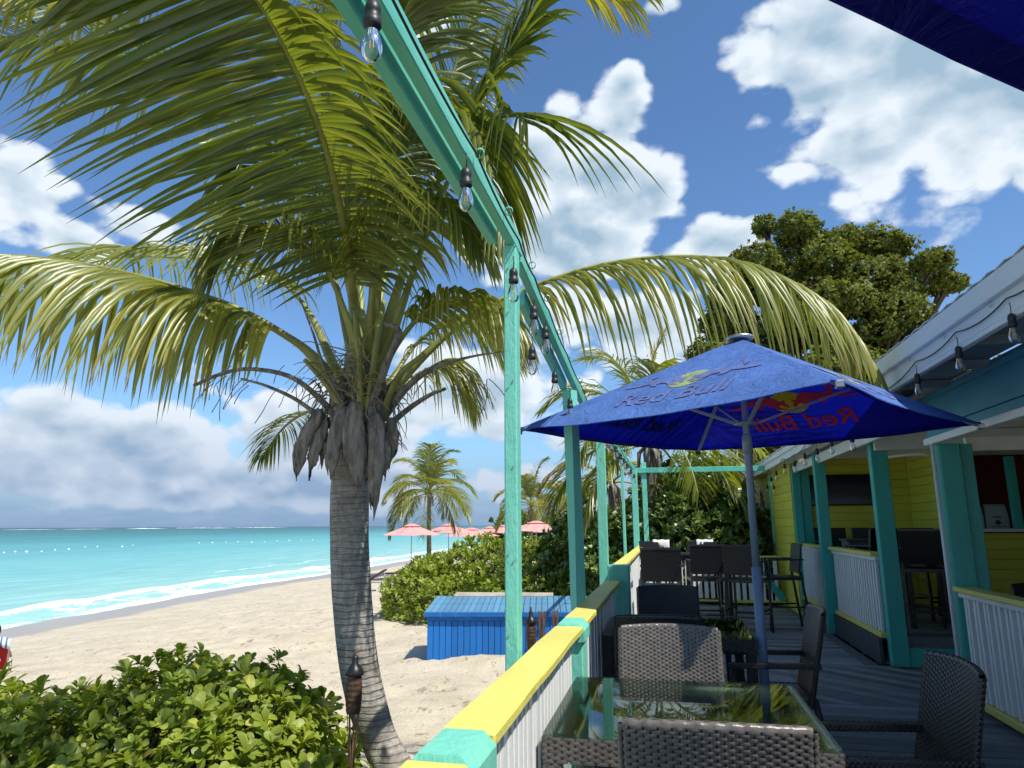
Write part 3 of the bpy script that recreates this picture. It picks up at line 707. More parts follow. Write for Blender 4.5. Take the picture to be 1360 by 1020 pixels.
# posts
bp_('post', (2.385, 6.86, 0), (2.555, 6.98, 2.19), M_teal, .006, wob=.006)
bp_('post', (2.575, 6.93, 0), (2.68, 7.05, 2.19), M_teal, .006, wob=.006)
bp_('post', (2.28, 8.58, 0), (2.455, 8.71, 2.52), M_teal, .006, wob=.006)
bp_('post', (2.12, 10.88, 0), (2.27, 11.02, 2.50), M_teal, .006, wob=.006)
bp_('post', (2.14, 12.90, 0), (2.27, 12.98, 2.42), M_teal, .004); bp_('post', (2.275, 12.92, .2), (2.42, 12.98, 2.42), M_teal, .004)
under(B, MB().tube([(2.345, 6.90, .0), (2.345, 6.90, 2.2)], .016, 10).build('drain_pipe', M_white, B, smooth=True))
# near eave
for (x0, x1, z0, z1, mm, nm) in ((1.885, 1.915, 2.62, 2.80, M_white2, 'fascia_board'), (1.845, 1.882, 2.745, 2.875, M_white2, 'drip_board'), (1.88, 1.925, 2.585, 2.617, M_white2, 'trim_strip')):
    bp_(nm, (x0, -1.6, z0), (x1, 6.66, z1), mm, .004)
yy = -1.6
while yy < 6.6:                                # soffit boards along the eave
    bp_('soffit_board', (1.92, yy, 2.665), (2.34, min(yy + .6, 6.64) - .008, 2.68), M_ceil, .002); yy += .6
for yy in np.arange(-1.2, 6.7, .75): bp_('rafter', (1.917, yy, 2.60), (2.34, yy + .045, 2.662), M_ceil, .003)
for (x0, x1, z0, z1, mm, nm) in ((2.345, 2.385, 2.33, 2.60, M_tealblue, 'header_board'), (2.32, 2.342, 2.575, 2.625, M_tealblue, 'header_trim'),
                                 (2.36, 2.40, 2.255, 2.328, M_tealblue, 'header_board'), (2.325, 2.43, 2.19, 2.25, M_white2, 'header_beam')):
    bp_(nm, (x0, -1.6, z0), (x1, 7.04, z1), mm, .004)
# far eave
bp_('fascia_board', (1.885, 6.70, 2.50), (1.915, 17.6, 2.64), M_white2, .004)
bp_('drip_board', (1.85, 6.70, 2.60), (1.883, 17.6, 2.68), M_white2, .004)
bp_('header_beam', (2.17, 7.06, 2.36), (2.21, 13.0, 2.49), M_white2, .004)
bp_('header_beam', (2.26, 7.1, 2.44), (2.30, 13.0, 2.53), M_white2, .004)
yy = 6.7
while yy < 17.5:
    bp_('soffit_board', (1.917, yy, 2.535), (2.165, min(yy + .8, 17.5) - .008, 2.55), M_white2, .002); yy += .8
bp_('cross_beam', (2.31, 8.50, 2.30), (6.9, 8.56, 2.50), M_white2, .004)
bp_('cross_beam', (2.69, 7.08, 2.14), (6.9, 7.14, 2.27), M_white2, .004)
for yy in np.arange(7.8, 13, .9): bp_('rafter', (2.31, yy, 2.54), (6.9, yy + .05, 2.64), M_white2, .003)
yy = 6.7
while yy < 13: bp_('ceiling_board', (2.3, yy, 2.66), (6.95, yy + .39, 2.68), M_white2, .002); yy += .4
yy = -1.6
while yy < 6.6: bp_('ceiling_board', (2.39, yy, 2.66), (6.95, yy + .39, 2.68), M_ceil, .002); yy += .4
# roofs (corrugated sheets)
for y0, y1, z0 in ((-1.7, 6.68, 2.88), (6.70, 19.4, 2.69)):
    mb = MB(); n = int((y1 - y0) / .1)
    for i in range(n + 1):
        yy = y0 + (y1 - y0) * i / n; dz_ = .012 if i % 2 else 0
        mb.v += [Vector((1.84, yy, z0 + dz_)), Vector((7.4, yy, z0 + .75 + dz_)), Vector((1.84, yy, z0 + dz_ - .006)), Vector((7.4, yy, z0 + .75 + dz_ - .006))]
    for i in range(n):
        a_ = i * 4; mb.f += [(a_, a_ + 1, a_ + 5, a_ + 4), (a_ + 2, a_ + 6, a_ + 7, a_ + 3), (a_, a_ + 4, a_ + 6, a_ + 2)]
    under(B, mb.build('roof', M_white2, B))
# floor of the porch and the step
bp_('porch_floor', (2.34, 8.66, -.85), (7.0, 13.4, .195), M_deck, .004)
yy = 8.67
while yy < 12.9: bp_('floor_board', (2.36, yy, .2), (4.2, yy + .135, .216), M_deck, .002); yy += .14
bp_('step_riser', (2.46, 8.60, .0), (3.6, 8.655, .19), M_teal, .005)
bp_('kickboard', (2.20, 8.72, .0), (2.24, 10.87, .262), M_deckedge, .004)
bp_('kickboard', (2.14, 11.03, .0), (2.18, 12.89, .262), M_deckedge, .004)
for k, yy in enumerate(np.arange(-1.4, 8.5, .144)):
    bp_('floor_board', (3.31 if yy > 6.6 else 2.91, yy, -.03), (7.0, yy + .138, 0), M_deck, .002)
# walls: every plank is a piece
def planks(xr, yq, zr, th, step, parent, axis='x', m=M_wall, side=-1):
    z = zr[0]; first = None
    while z < zr[1] - .01:
        h = min(step - .004, zr[1] - z)
        if axis == 'x': v0, v1 = (xr[0], yq, z), (xr[1], yq + th, z + h)
        else: v0, v1 = (yq, xr[0], z), (yq + th, xr[1], z + h)
        if first is None or h < step - .005:
            o = MB().box(v0, v1, .005).build('wall_plank', m, parent); first = o if first is None else first; under(B, o)
            zb = z; first_loc = first.location.copy()
        else:
            o = first.copy(); S.collection.objects.link(o); o.location = first_loc + Vector((0, 0, z - zr[0]))
        z += step
wall_back = under(B, MB().box((2.40, 13.03, 0), (7.1, 13.12, 3.2)).build('wall', M_wall, B))
planks((2.43, 4.6), 13.005, (.2, 2.64), .022, .135, B)
house_wall = under(B, MB().box((2.15, 13.13, -.85), (2.3, 19.2, 2.66)).build('wall', M_wall, B))
for a_, b_ in ((13.0, 15.30), (15.42, 16.2), (17.02, 19.1)): planks((a_, b_), 2.118, (-.8, 2.5), .03, .15, B, 'y')
planks((16.2, 17.02), 2.118, (-.8, 1.46), .03, .15, B, 'y'); planks((16.2, 17.02), 2.118, (2.2, 2.5), .03, .15, B, 'y')
bp_('corner_trim', (2.085, 15.31, -.85), (2.15, 15.41, 2.52), M_turq); bp_('corner_trim', (2.085, 19.1, -.85), (2.16, 19.22, 2.52), M_turq)
wn = under(B, MB().box((2.09, 16.22, 1.48), (2.145, 16.27, 2.18)).box((2.09, 16.95, 1.48), (2.145, 17.0, 2.18)).box((2.09, 16.27, 1.48), (2.145, 16.95, 1.53)).box((2.09, 16.27, 2.13), (2.145, 16.95, 2.18)).box((2.1, 16.27, 1.81), (2.14, 16.95, 1.85)).build('window', M_white, B))
MB().box((2.12, 16.27, 1.53), (2.13, 16.95, 2.13)).build('pane', M_pane, wn)
# bar counter wall with red room behind it
planks((4.06, 7.0), 11.0, (.2, 1.36), .025, .135, B)
under(B, MB().box((4.05, 11.03, .2), (7.0, 11.1, 1.36)).build('wall', M_wall, B))
bp_('counter_top', (4.02, 10.90, 1.375), (5.3, 11.5, 1.42), M_white, .006); bp_('counter_top', (5.31, 10.98, 1.375), (7, 11.5, 1.415), M_teal, .006)
under(B, MB().box((4.05, 12.6, 1.3), (7.0, 12.65, 2.65)).build('wall', M_red, B)); under(B, MB().box((4.03, 11.12, 1.3), (4.06, 12.6, 2.65)).build('wall', M_red, B)); planks((11.12, 13.0), 3.99, (.2, 2.64), .03, .135, B, 'y')
bp_('post', (4.62, 10.92, 1.425), (4.72, 11.02, 2.4), M_teal); bp_('post', (4.88, 10.92, 1.425), (4.94, 11.02, 2.4), M_white)
under(B, MB().box((7.0, -1.6, 0), (7.1, 13.1, 3.5)).build('wall', M_wall, B))
under(B, MB().box((5.6, 6.6, 0), (7.0, 6.7, 2.65)).build('wall', M_wall, B))
# wall television, bent conduit, bar goods
TV = empty('television', (3.0, 12.97, 2.05), label='large black flat television on the yellow plank wall behind the posts', cat='television')
MB().box((-.64, -.03, -.255), (.64, .0, .27), .01).build('bezel', M_black, TV)
MB().box((-.615, -.034, -.225), (.615, -.031, .25)).build('screen', mat('black_screen', (.004, .004, .005), .12), TV)
mb = MB().box((-.1, .002, -.1), (.1, .03, .1)); mb.build('bracket', M_black, TV)
o = MB().tube(catmull([at(1163, 612, 10.5), at(1180, 607, 10.3), at(1205, 604, 10.1), at(1222, 603, 10.0), at(1236, 605, 9.95)], 16), .022, 8).build('bent_white_pipe', M_white, smooth=True)
meta(o, 'bent white conduit pipe hanging under the porch ceiling', 'pipe')
def bag(x, yq, w_, d_, h_, lab, lines):
    r_ = empty('paper_bag', (x, yq, 1.421), label=lab, cat='bag', group='pale bags on the bar counter')
    mb = MB(); v = []
    for z, sx, sy in ((0, 1, 1), (.35, 1.02, 1.05), (.7, .98, .9), (.93, .96, .45), (1, .99, .12)):
        v += [(-w_ / 2 * sx, -d_ / 2 * sy, z * h_), (w_ / 2 * sx, -d_ / 2 * sy, z * h_), (w_ / 2 * sx, d_ / 2 * sy, z * h_), (-w_ / 2 * sx, d_ / 2 * sy, z * h_)]
    f = [(3, 2, 1, 0), (16, 17, 18, 19)] + [(i * 4 + k, i * 4 + (k + 1) % 4, (i + 1) * 4 + (k + 1) % 4, (i + 1) * 4 + k) for i in range(4) for k in range(4)]
    mb.add(v, f).build('sack', M_card, r_, wob=.006)
    mb = MB(); yf = -d_ / 2 * 1.05 - .004
    mb.v += [Vector((cos(a_) * w_ * .13, yf, h_ * .25 + sin(a_) * h_ * .1)) for a_ in np.linspace(0, 2 * pi, 14, False)] ; mb.f.append(tuple(range(14)))
    for (zz, wd, hh) in lines:
        x0 = -wd / 2
        while x0 < wd / 2:
            mb.box((x0, yf - .001, zz * h_), (x0 + .011, yf + .001, zz * h_ + hh)); x0 += .017
    mb.build('print', M_print, r_)
bag(4.26, 11.2, .13, .12, .33, 'narrow pale printed bag standing left on the white bar counter', [(.75, .06, .04), (.42, .05, .02)])
bag(4.50, 11.22, .28, .14, .33, 'wide pale printed bag with dark oval standing right on the bar counter', [(.44, .10, .025), (.06, .16, .012)])
# eave string lights
SE = empty('string_lights', (1.87, 5, 2.7), label='clear bulbs on a black cable along the white eave at right', cat='string lights', group='strings of clear bulbs')
cable(SE, [(1.87, -1, 2.72), (1.868, 1, 2.74), (1.868, 2.6, 2.73), (1.868, 3.5, 2.73), (1.868, 4.15, 2.70), (1.868, 4.85, 2.70), (1.868, 5.6, 2.68), (1.868, 6.55, 2.62), (1.87, 7.4, 2.50), (1.87, 8.3, 2.55), (1.87, 9.0, 2.5), (1.87, 10, 2.55), (1.87, 11, 2.5), (1.87, 12, 2.53), (1.87, 13.2, 2.45), (1.9, 14, 2.5)], .035)
for p in ((1.862, 3.3, 2.66), (1.862, 4.11, 2.665), (1.862, 4.83, 2.665), (1.862, 5.60, 2.65), (1.862, 7.6, 2.44), (1.862, 8.5, 2.5), (1.862, 9.3, 2.48), (1.862, 10.1, 2.5), (1.862, 10.9, 2.46), (1.862, 11.8, 2.5), (1.862, 12.7, 2.45), (1.9, 13.6, 2.4), (2.06, 14.5, 2.3), (2.06, 15.4, 2.35), (2.06, 16.5, 2.25)): bulb_on(SE, p, .06, 1.2)
for yy in (3.65, 4.35, 5.05, 5.75, 6.4):
    mb = MB().tube([Vector((1.872, yy, 2.735)) + Vector((0, cos(a_) * .016, sin(a_) * .022)) - SE.location for a_ in np.linspace(0, 5.6, 12)], .0025, 6); mb.build('cup_hook', M_steel, SE, smooth=True)
# ------------------------------------------------------------------ wicker furniture
def weave(mb, u0, u1, v0, v1, fmap, P=.044, rh=.0108, amp=.0062, na=3, nb=2, lenf=.80, side=1):
    "interlaced strands over a panel; fmap(u, v, n) -> point; rows run along u, every second row shifted"
    nr = max(1, int(round((v1 - v0) / rh))); rh = (v1 - v0) / nr
    nc = max(1, int(round((u1 - u0) / P))); P = (u1 - u0) / nc
    for j in range(nr):
        vc = v0 + (j + .5) * rh
        off = 0 if j % 2 == 0 else -.5
        for i in range(nc + (1 if j % 2 else 0)):
            uc = u0 + (i + .5 + off) * P; a0 = max(u0, uc - P * lenf * .5 * 1.1); a1 = min(u1, uc + P * lenf * .5 * 1.1)
            if a1 - a0 < P * .2: continue
            b = len(mb.v)
            for k in range(na + 1):
                s_ = k / na; u = a0 + (a1 - a0) * s_; su = 1 - abs(2 * s_ - 1) ** 2.2
                for l in range(nb + 1):
                    w_ = l / nb; v = vc + (w_ - .5) * rh * 1.18
                    h = amp * (su * (.55 + .45 * (1 - (2 * w_ - 1) ** 2))) - .0012
                    mb.v.append(fmap(u, v, h))
            for k in range(na):
                for l in range(nb):
                    q = b + k * (nb + 1) + l; fc = (q, q + nb + 1, q + nb + 2, q + 1)
                    mb.f.append(fc if side > 0 else fc[::-1])
def slab(mb, fmap, u0, u1, v0, v1, th, n=8, rows=3):
    b = len(mb.v)
    for t_ in (0, -th):
        for i in range(n + 1):
            for j in range(rows + 1): mb.v.append(fmap(u0 + (u1 - u0) * i / n, v0 + (v1 - v0) * j / rows, t_))
    g = lambda s_, i, j: b + s_ * (n + 1) * (rows + 1) + i * (rows + 1) + j
    for i in range(n):
        for j in range(rows):
            mb.f.append((g(0, i, j), g(0, i + 1, j), g(0, i + 1, j + 1), g(0, i, j + 1)))
            mb.f.append((g(1, i, j), g(1, i, j + 1), g(1, i + 1, j + 1), g(1, i + 1, j)))
    for i in range(n):
        mb.f.append((g(0, i, 0), g(1, i, 0), g(1, i + 1, 0), g(0, i + 1, 0))); mb.f.append((g(0, i, rows), g(0, i + 1, rows), g(1, i + 1, rows), g(1, i, rows)))
    for j in range(rows):
        mb.f.append((g(0, 0, j), g(0, 0, j + 1), g(1, 0, j + 1), g(1, 0, j))); mb.f.append((g(0, n, j), g(1, n, j), g(1, n, j + 1), g(0, n, j + 1)))
def wrapped(mb, p, q, wx, wz, up=(0, 1, 0), rh=.0115, amp=.003):
    "square member wrapped in strands"
    p = Vector(p); q = Vector(q); d = q - p; L = d.length; d.normalize(); x = d.cross(Vector(up)).normalized(); z = x.cross(d)
    mb.bar(p, q, wx * .9, wz * .9, up=up)
    for ax, bx, w1, w2 in ((x, z, wx, wz), (z, -x, wz, wx), (-x, -z, wx, wz), (-z, x, wz, wx)):
        # face whose outward normal is bx, width along ax
        fm = lambda u, v, n, ax=ax, bx=bx, w2=w2: p + ax * u + d * v + bx * (w2 / 2 - .002 + n)
        weave(mb, -w1 / 2, w1 / 2, 0, L, fm, P=w1 / (1 if w1 < .06 else 2), rh=rh, amp=amp, na=2, nb=2, side=-1)
def wicker_chair(m, lab, group):
    root = empty('wicker_armchair', label=lab, cat='chair', group=group)
    zb, H, hw = .40, .58, .275
    def back(u, v, n, sgn=1):
        y = .235 + v * .20 + .045 * (1 - (u / hw) ** 2) * (.4 + v)
        z = zb + v - .012 * (u / hw) ** 2
        nn = Vector((-u * .35, 1, -.2)).normalized()
        return Vector((u, y, z)) + nn * n * sgn
    mb = MB()
    th = .030
    core = MB(); slab(core, lambda u, v, n: back(u, v, n - .001), -hw, hw, 0, H, th - .004, 10, 5)
    weave(mb, -hw, hw, 0, H, lambda u, v, n: back(u, v, n), side=-1)
    weave(mb, -hw, hw, 0, H, lambda u, v, n: back(u, v, -th - n), side=1)
    # rolled top and side rims
    def top(u, v, n):
        a_ = v / th * pi; r_ = th / 2 + n
        c_ = back(u, H, -th / 2); return c_ + Vector((0, cos(a_) * r_, sin(a_) * r_))
    weave(mb, -hw, hw, 0, th, top, P=.05, rh=.0155, amp=.005, na=3, nb=3)
    weave(mb, -hw, hw, 0, th, top, P=.05, rh=th, amp=.003, na=3, nb=6, lenf=1.1)
    for sg in (-1, 1):
        def sd(u, v, n, sg=sg):
            a_ = u / th * pi; r_ = th / 2 + n
            c_ = back(sg * hw, v, -th / 2); return c_ + Vector((sg * sin(a_) * r_, cos(a_) * r_, 0))
        weave(mb, 0, th, 0, H, sd, P=th, rh=.0115, amp=.004, side=-sg, nb=2, na=4)
    bk_ = mb.build('backrest', m, root, smooth=True); core.build('gap_shade_panel', M_dark, bk_)  # dark sheet behind the strands paints the gaps as shaded
    mb = MB(); core = MB()
    st = lambda u, v, n: Vector((u, -.27 + v, .435 - .008 * (1 - (u / .26) ** 2) + n))
    slab(core, lambda u, v, n: st(u, v, n - .001), -.255, .255, 0, .53, .045, 6, 4)
    weave(mb, -.26, .26, 0, .53, st, amp=.004)
    weave(mb, -.26, .26, 0, .05, lambda u, v, n: Vector((u, -.272 - n, .39 + v)), rh=.0115)
    for sg in (-1, 1): weave(mb, -.27, .26, 0, .05, lambda u, v, n, sg=sg: Vector((sg * (.258 + n), u, .39 + v)), side=-sg)
    sk_ = mb.build('seat', m, root, smooth=True); core.build('gap_shade_panel', M_dark, sk_)  # same painted gap shade under the seat weave
    for sg in (-1, 1):
        mb = MB(); wrapped(mb, (sg * .262, -.255, 0), (sg * .262, -.255, .625), .042, .042); mb.build('leg', m, root, smooth=True)
        mb = MB(); wrapped(mb, (sg * .255, .33, 0), (sg * .255, .245, .44), .040, .042); mb.build('leg', m, root, smooth=True)
        mb = MB(); wrapped(mb, (sg * .265, -.285, .635), (sg * .265, .30, .65), .052, .034, up=(0, 0, 1)); mb.build('armrest', m, root, smooth=True)
    return root
GR = 'wicker armchairs around the glass tables'
chA = wicker_chair(M_wick, 'taupe wicker armchair in the foreground seen from behind, tucked under the nearest glass table', GR)
chA.scale = (.955, .955, .955); chA.location = (.10, 2.56, 0); chA.rotation_euler.z = pi + .02
def put(src, x, y, rz, lab, m=None, z=0):
    c = copy_tree(src); c.location = (x, y, z); c.rotation_euler.z = rz; c['label'] = lab
    if m:
        for ch in c.children:
            ch.data = dark_mesh(ch.data, m)
    return c
_dm = {}
def dark_mesh(me, m):
    k = (me.name, m.name)
    if k not in _dm:
        n = me.copy(); n.materials[0] = m; _dm[k] = n
    return _dm[k]
put(chA, -.02, 3.86, 0.0, 'sunlit taupe wicker armchair facing us across the nearest glass table')
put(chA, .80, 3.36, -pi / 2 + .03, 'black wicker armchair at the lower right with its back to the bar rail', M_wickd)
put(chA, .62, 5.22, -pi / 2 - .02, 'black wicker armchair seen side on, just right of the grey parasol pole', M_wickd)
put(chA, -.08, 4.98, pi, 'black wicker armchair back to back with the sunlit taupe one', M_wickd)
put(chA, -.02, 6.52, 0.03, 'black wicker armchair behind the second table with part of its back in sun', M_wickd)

def wicker_table(m, lab):
    root = empty('wicker_table', label=lab, cat='table', group='square glass topped wicker tables')
    h = .515
    mb = MB()
    for sx, sy, ux, uy in ((0, -1, 1, 0), (1, 0, 0, 1), (0, 1, -1, 0), (-1, 0, 0, -1)):
        fm = lambda u, v, n, sx=sx, sy=sy, ux=ux, uy=uy: Vector((sx * (h + n) + ux * u, sy * (h + n) + uy * u, .655 + v))
        weave(mb, -h, h, 0, .085, fm, P=.05, amp=.004); 
    for a_, b_ in (((-h + .003, -h + .003), (h - .003, -h + .07)), ((-h + .003, h - .07), (h - .003, h - .003)), ((-h + .003, -h + .071), (-h + .07, h - .071)), ((h - .07, -h + .071), (h - .003, h - .071))): mb.box((*a_, .66), (*b_, .737))
    mb.build('apron', m, root, smooth=True)
    for sx in (-1, 1):
        for sy in (-1, 1):
            mb = MB(); wrapped(mb, (sx * (h - .035), sy * (h - .035), 0), (sx * (h - .035), sy * (h - .035), .655), .07, .07); mb.build('leg', m, root, smooth=True)
    g = MB(); r_ = .03; pts = []
    for cx, cy, a0 in ((h - r_, h - r_, 0), (-h + r_, h - r_, pi / 2), (-h + r_, -h + r_, pi), (h - r_, -h + r_, 1.5 * pi)):
        for k in range(5): a_ = a0 + k * pi / 8; pts.append((cx + cos(a_) * r_, cy + sin(a_) * r_))
    n = len(pts); g.v = [Vector((*p, .741)) for p in pts] + [Vector((*p, .748)) for p in pts]
    g.f = [tuple(range(n))[::-1], tuple(range(n, 2 * n))] + [(i, (i + 1) % n, (i + 1) % n + n, i + n) for i in range(n)]
    g.build('glass_top', M_glass, root)
    return root
T1 = wicker_table(M_wick, 'glass topped taupe wicker table between the railing and the foreground chairs')
T1.location = (.03, 3.24, 0)
T2 = put(T1, .03, 5.68, 0, 'second glass topped black wicker table beside the grey parasol pole')
for ch in T2.children:
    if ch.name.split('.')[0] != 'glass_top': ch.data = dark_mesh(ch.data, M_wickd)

def bar_stool(m, lab, group, arms=True):
    root = empty('bar_stool', label=lab, cat='bar stool', group=group)
    def bk(u, v, n): return Vector((u, .20 + v * .14 + n, .80 + v))
    mb = MB(); slab(mb, lambda u, v, n: bk(u, v, n - .001), -.25, .25, 0, .40, .026, 4, 2)
    weave(mb, -.25, .25, 0, .40, bk, P=.05, rh=.0125, side=-1, nb=1); weave(mb, -.25, .25, 0, .40, lambda u, v, n: bk(u, v, -.028 - n), P=.05, rh=.0125, side=1, nb=1)
    mb.box((-.255, .242, 1.19), (.255, .262, 1.215)); mb.build('backrest', m, root, smooth=False)
    mb = MB().box((-.25, -.25, .70), (.25, .22, .745)); weave(mb, -.25, .25, -.25, .22, lambda u, v, n: Vector((u, v, .747 + n)), P=.05, rh=.0125, nb=1)
    mb.build('seat', m, root)
    for sg in (-1, 1):
        MB().bar((sg * .25, -.27, 0), (sg * .235, -.22, .98 if arms else .70), .032, .032, up=(0, 1, 0), ch=.003).build('leg', m, root)
        MB().bar((sg * .25, .30, 0), (sg * .235, .20, .82), .032, .032, up=(0, 1, 0), ch=.003).build('leg', m, root)
        if arms: MB().bar((sg * .24, -.24, .985), (sg * .24, .26, .99), .04, .022, ch=.004).build('armrest', m, root)
        MB().bar((sg * .247, -.26, .33), (sg * .247, .28, .33), .022, .022).build('stretcher', m, root)
    MB().bar((-.247, -.262, .25), (.247, -.262, .25), .024, .024).build('footrest', m, root)
    MB().bar((-.247, .28, .25), (.247, .28, .25), .022, .022).build('stretcher', m, root)
    return root
GS = 'bar stools on the far deck'
sA = bar_stool(M_wickd, 'black woven bar stool directly behind the half sunlit wicker armchair', GS)
sA.location = (-.10, 9.45, 0); sA.rotation_euler.z = pi
put(sA, .52, 10.9, pi + .1, 'black woven bar stool in the middle of the far row above the picket railing')
put(sA, 1.06, 10.7, pi - .35, 'black woven bar stool just left of the grey parasol pole, backrest half in shade')
put(sA, 1.62, 11.3, -pi / 2 + .1, 'black bar stool with armrest seen side on by the porch railing')
s1 = put(sA, -.22, 12.45, .1, 'far left bar stool with a white towel folded over its back')
s2 = put(sA, .55, 12.6, -.05, 'far bar stool behind the high table with a white towel over its back')
for (x, y, lab) in ((-.12, 12.74, 'white folded towel over the back of the left far stool'), (.62, 12.88, 'white folded towel over the back of the right far stool')):
    mb = MB(); n = 9; prof = [(-.045, 1.06), (-.040, 1.14), (-.034, 1.205), (-.018, 1.235), (.012, 1.240), (.028, 1.21), (.034, 1.14), (.038, 1.08)]
    for i in range(n):
        for (py, pz) in prof: mb.v.append(Vector((x - .14 + .28 * i / (n - 1), y + py + .004 * sin(i * 2.1 + pz * 9) - .02, pz + .006 * sin(i * 1.7))))
    k = len(prof)
    for i in range(n - 1):
        for j in range(k - 1): mb.f.append((i * k + j, (i + 1) * k + j, (i + 1) * k + j + 1, i * k + j + 1))
    o = mb.build('towel', M_wplastic, smooth=True); md = o.modifiers.new('s', 'SOLIDIFY'); md.thickness = .012
    meta(o, lab, 'towel', 'white towels on the far stools')
def high_table(x, y, z, lab, sx=.6, sy=.35, m=M_wickd):
    r_ = empty('high_table', (x, y, z), label=lab, cat='table')
    MB().box((-sx, -sy, 1.02), (sx, sy, 1.055), .006).build('table_top', m, r_)
    MB().box((-sx + .03, -sy + .03, .95), (sx - .03, sy - .03, 1.018), .004).build('apron', m, r_)
    for a_ in (-1, 1):
        for b_ in (-1, 1): MB().box((a_ * (sx - .06) - .025, b_ * (sy - .06) - .025, 0), (a_ * (sx - .06) + .025, b_ * (sy - .06) + .025, .95), .003).build('leg', m, r_)
    return r_
high_table(.35, 11.75, 0, 'black high table between the two rows of bar stools')
GI = 'bar stools inside the porch'
put(sA, 3.02, 9.75, pi - .1, 'black bar stool in the porch doorway, nearest to the white drain pipe', z=.216)['group'] = GI
put(sA, 2.72, 10.6, pi + .5, 'dark bar stool inside the porch just behind the wide teal post', z=.216)['group'] = GI
put(sA, 3.55, 11.0, .3, 'dark bar stool inside the porch near the yellow back wall', z=.216)['group'] = GI
put(sA, 2.62, 12.35, .1, 'dark stool under the television, left one', z=.216)['group'] = GI
put(sA, 3.18, 12.4, -.1, 'dark stool under the television, right one', z=.216)['group'] = GI
high_table(3.25, 10.3, .216, 'dark high table inside the porch behind the doorway stool', .35, .35)
high_table(2.9, 11.75, .216, 'grey high table inside the porch below the television', .3, .25, M_deck)

# low black chair top behind the near rail inside the bar
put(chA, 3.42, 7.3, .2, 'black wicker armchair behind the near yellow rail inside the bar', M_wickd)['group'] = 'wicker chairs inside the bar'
w_ = empty('power_box', (-.40, 6.2, 0), label='low turquoise bench box against the railing behind the second table', cat='bench')
MB().box((-.045, -.55, .62), (.16, .45, .66), .006).build('bench_top', M_teal, w_); MB().box((-.04, -.5, 0), (.14, .4, .62), .004).build('bench_body', M_wickd, w_)
w_.name = 'side_bench'

# ------------------------------------------------------------------ market umbrellas
def bull(cx, cy, s, flip):
    P = [(0, -.03), (.025, .025), (.005, .075), (.03, .06), (.06, .05), (.09, .10), (.15, .14), (.21, .13), (.27, .105), (.34, .105), (.385, .12), (.40, .15), (.375, .17), (.365, .20), (.39, .225), (.41, .20),
         (.43, .17), (.425, .12), (.41, .085), (.45, .06), (.50, .035), (.57, .035), (.60, .02), (.56, .005), (.48, .005), (.40, .02), (.35, .03), (.33, -.005), (.30, -.03), (.25, -.035), (.27, 0), (.25, .02), (.19, .01),
         (.155, -.025), (.12, -.06), (.05, -.075), (.035, -.065), (.09, -.035), (.10, -.01), (.06, .0), (.04, -.035), (.015, -.05)]
    return [((cx + (x * s if not flip else -x * s)), cy + y * s) for x, y in P]
_txt = bpy.data.curves.new('lettering', 'FONT'); _txt.body = 'Red Bull'; _txt.size = .26; _txt.align_x = 'CENTER'; _txt.offset = .004; _txt.space_character = 1.0
_to = bpy.data.objects.new('lettering_source', _txt); S.collection.objects.link(_to)
bpy.context.view_layer.update()
_tm = bpy.data.meshes.new_from_object(_to.evaluated_get(bpy.context.evaluated_depsgraph_get()))
TXT_V = [tuple(v.co) for v in _tm.vertices]; TXT_F = [tuple(p.vertices) for p in _tm.polygons]
bpy.data.objects.remove(_to); bpy.data.meshes.remove(_tm)
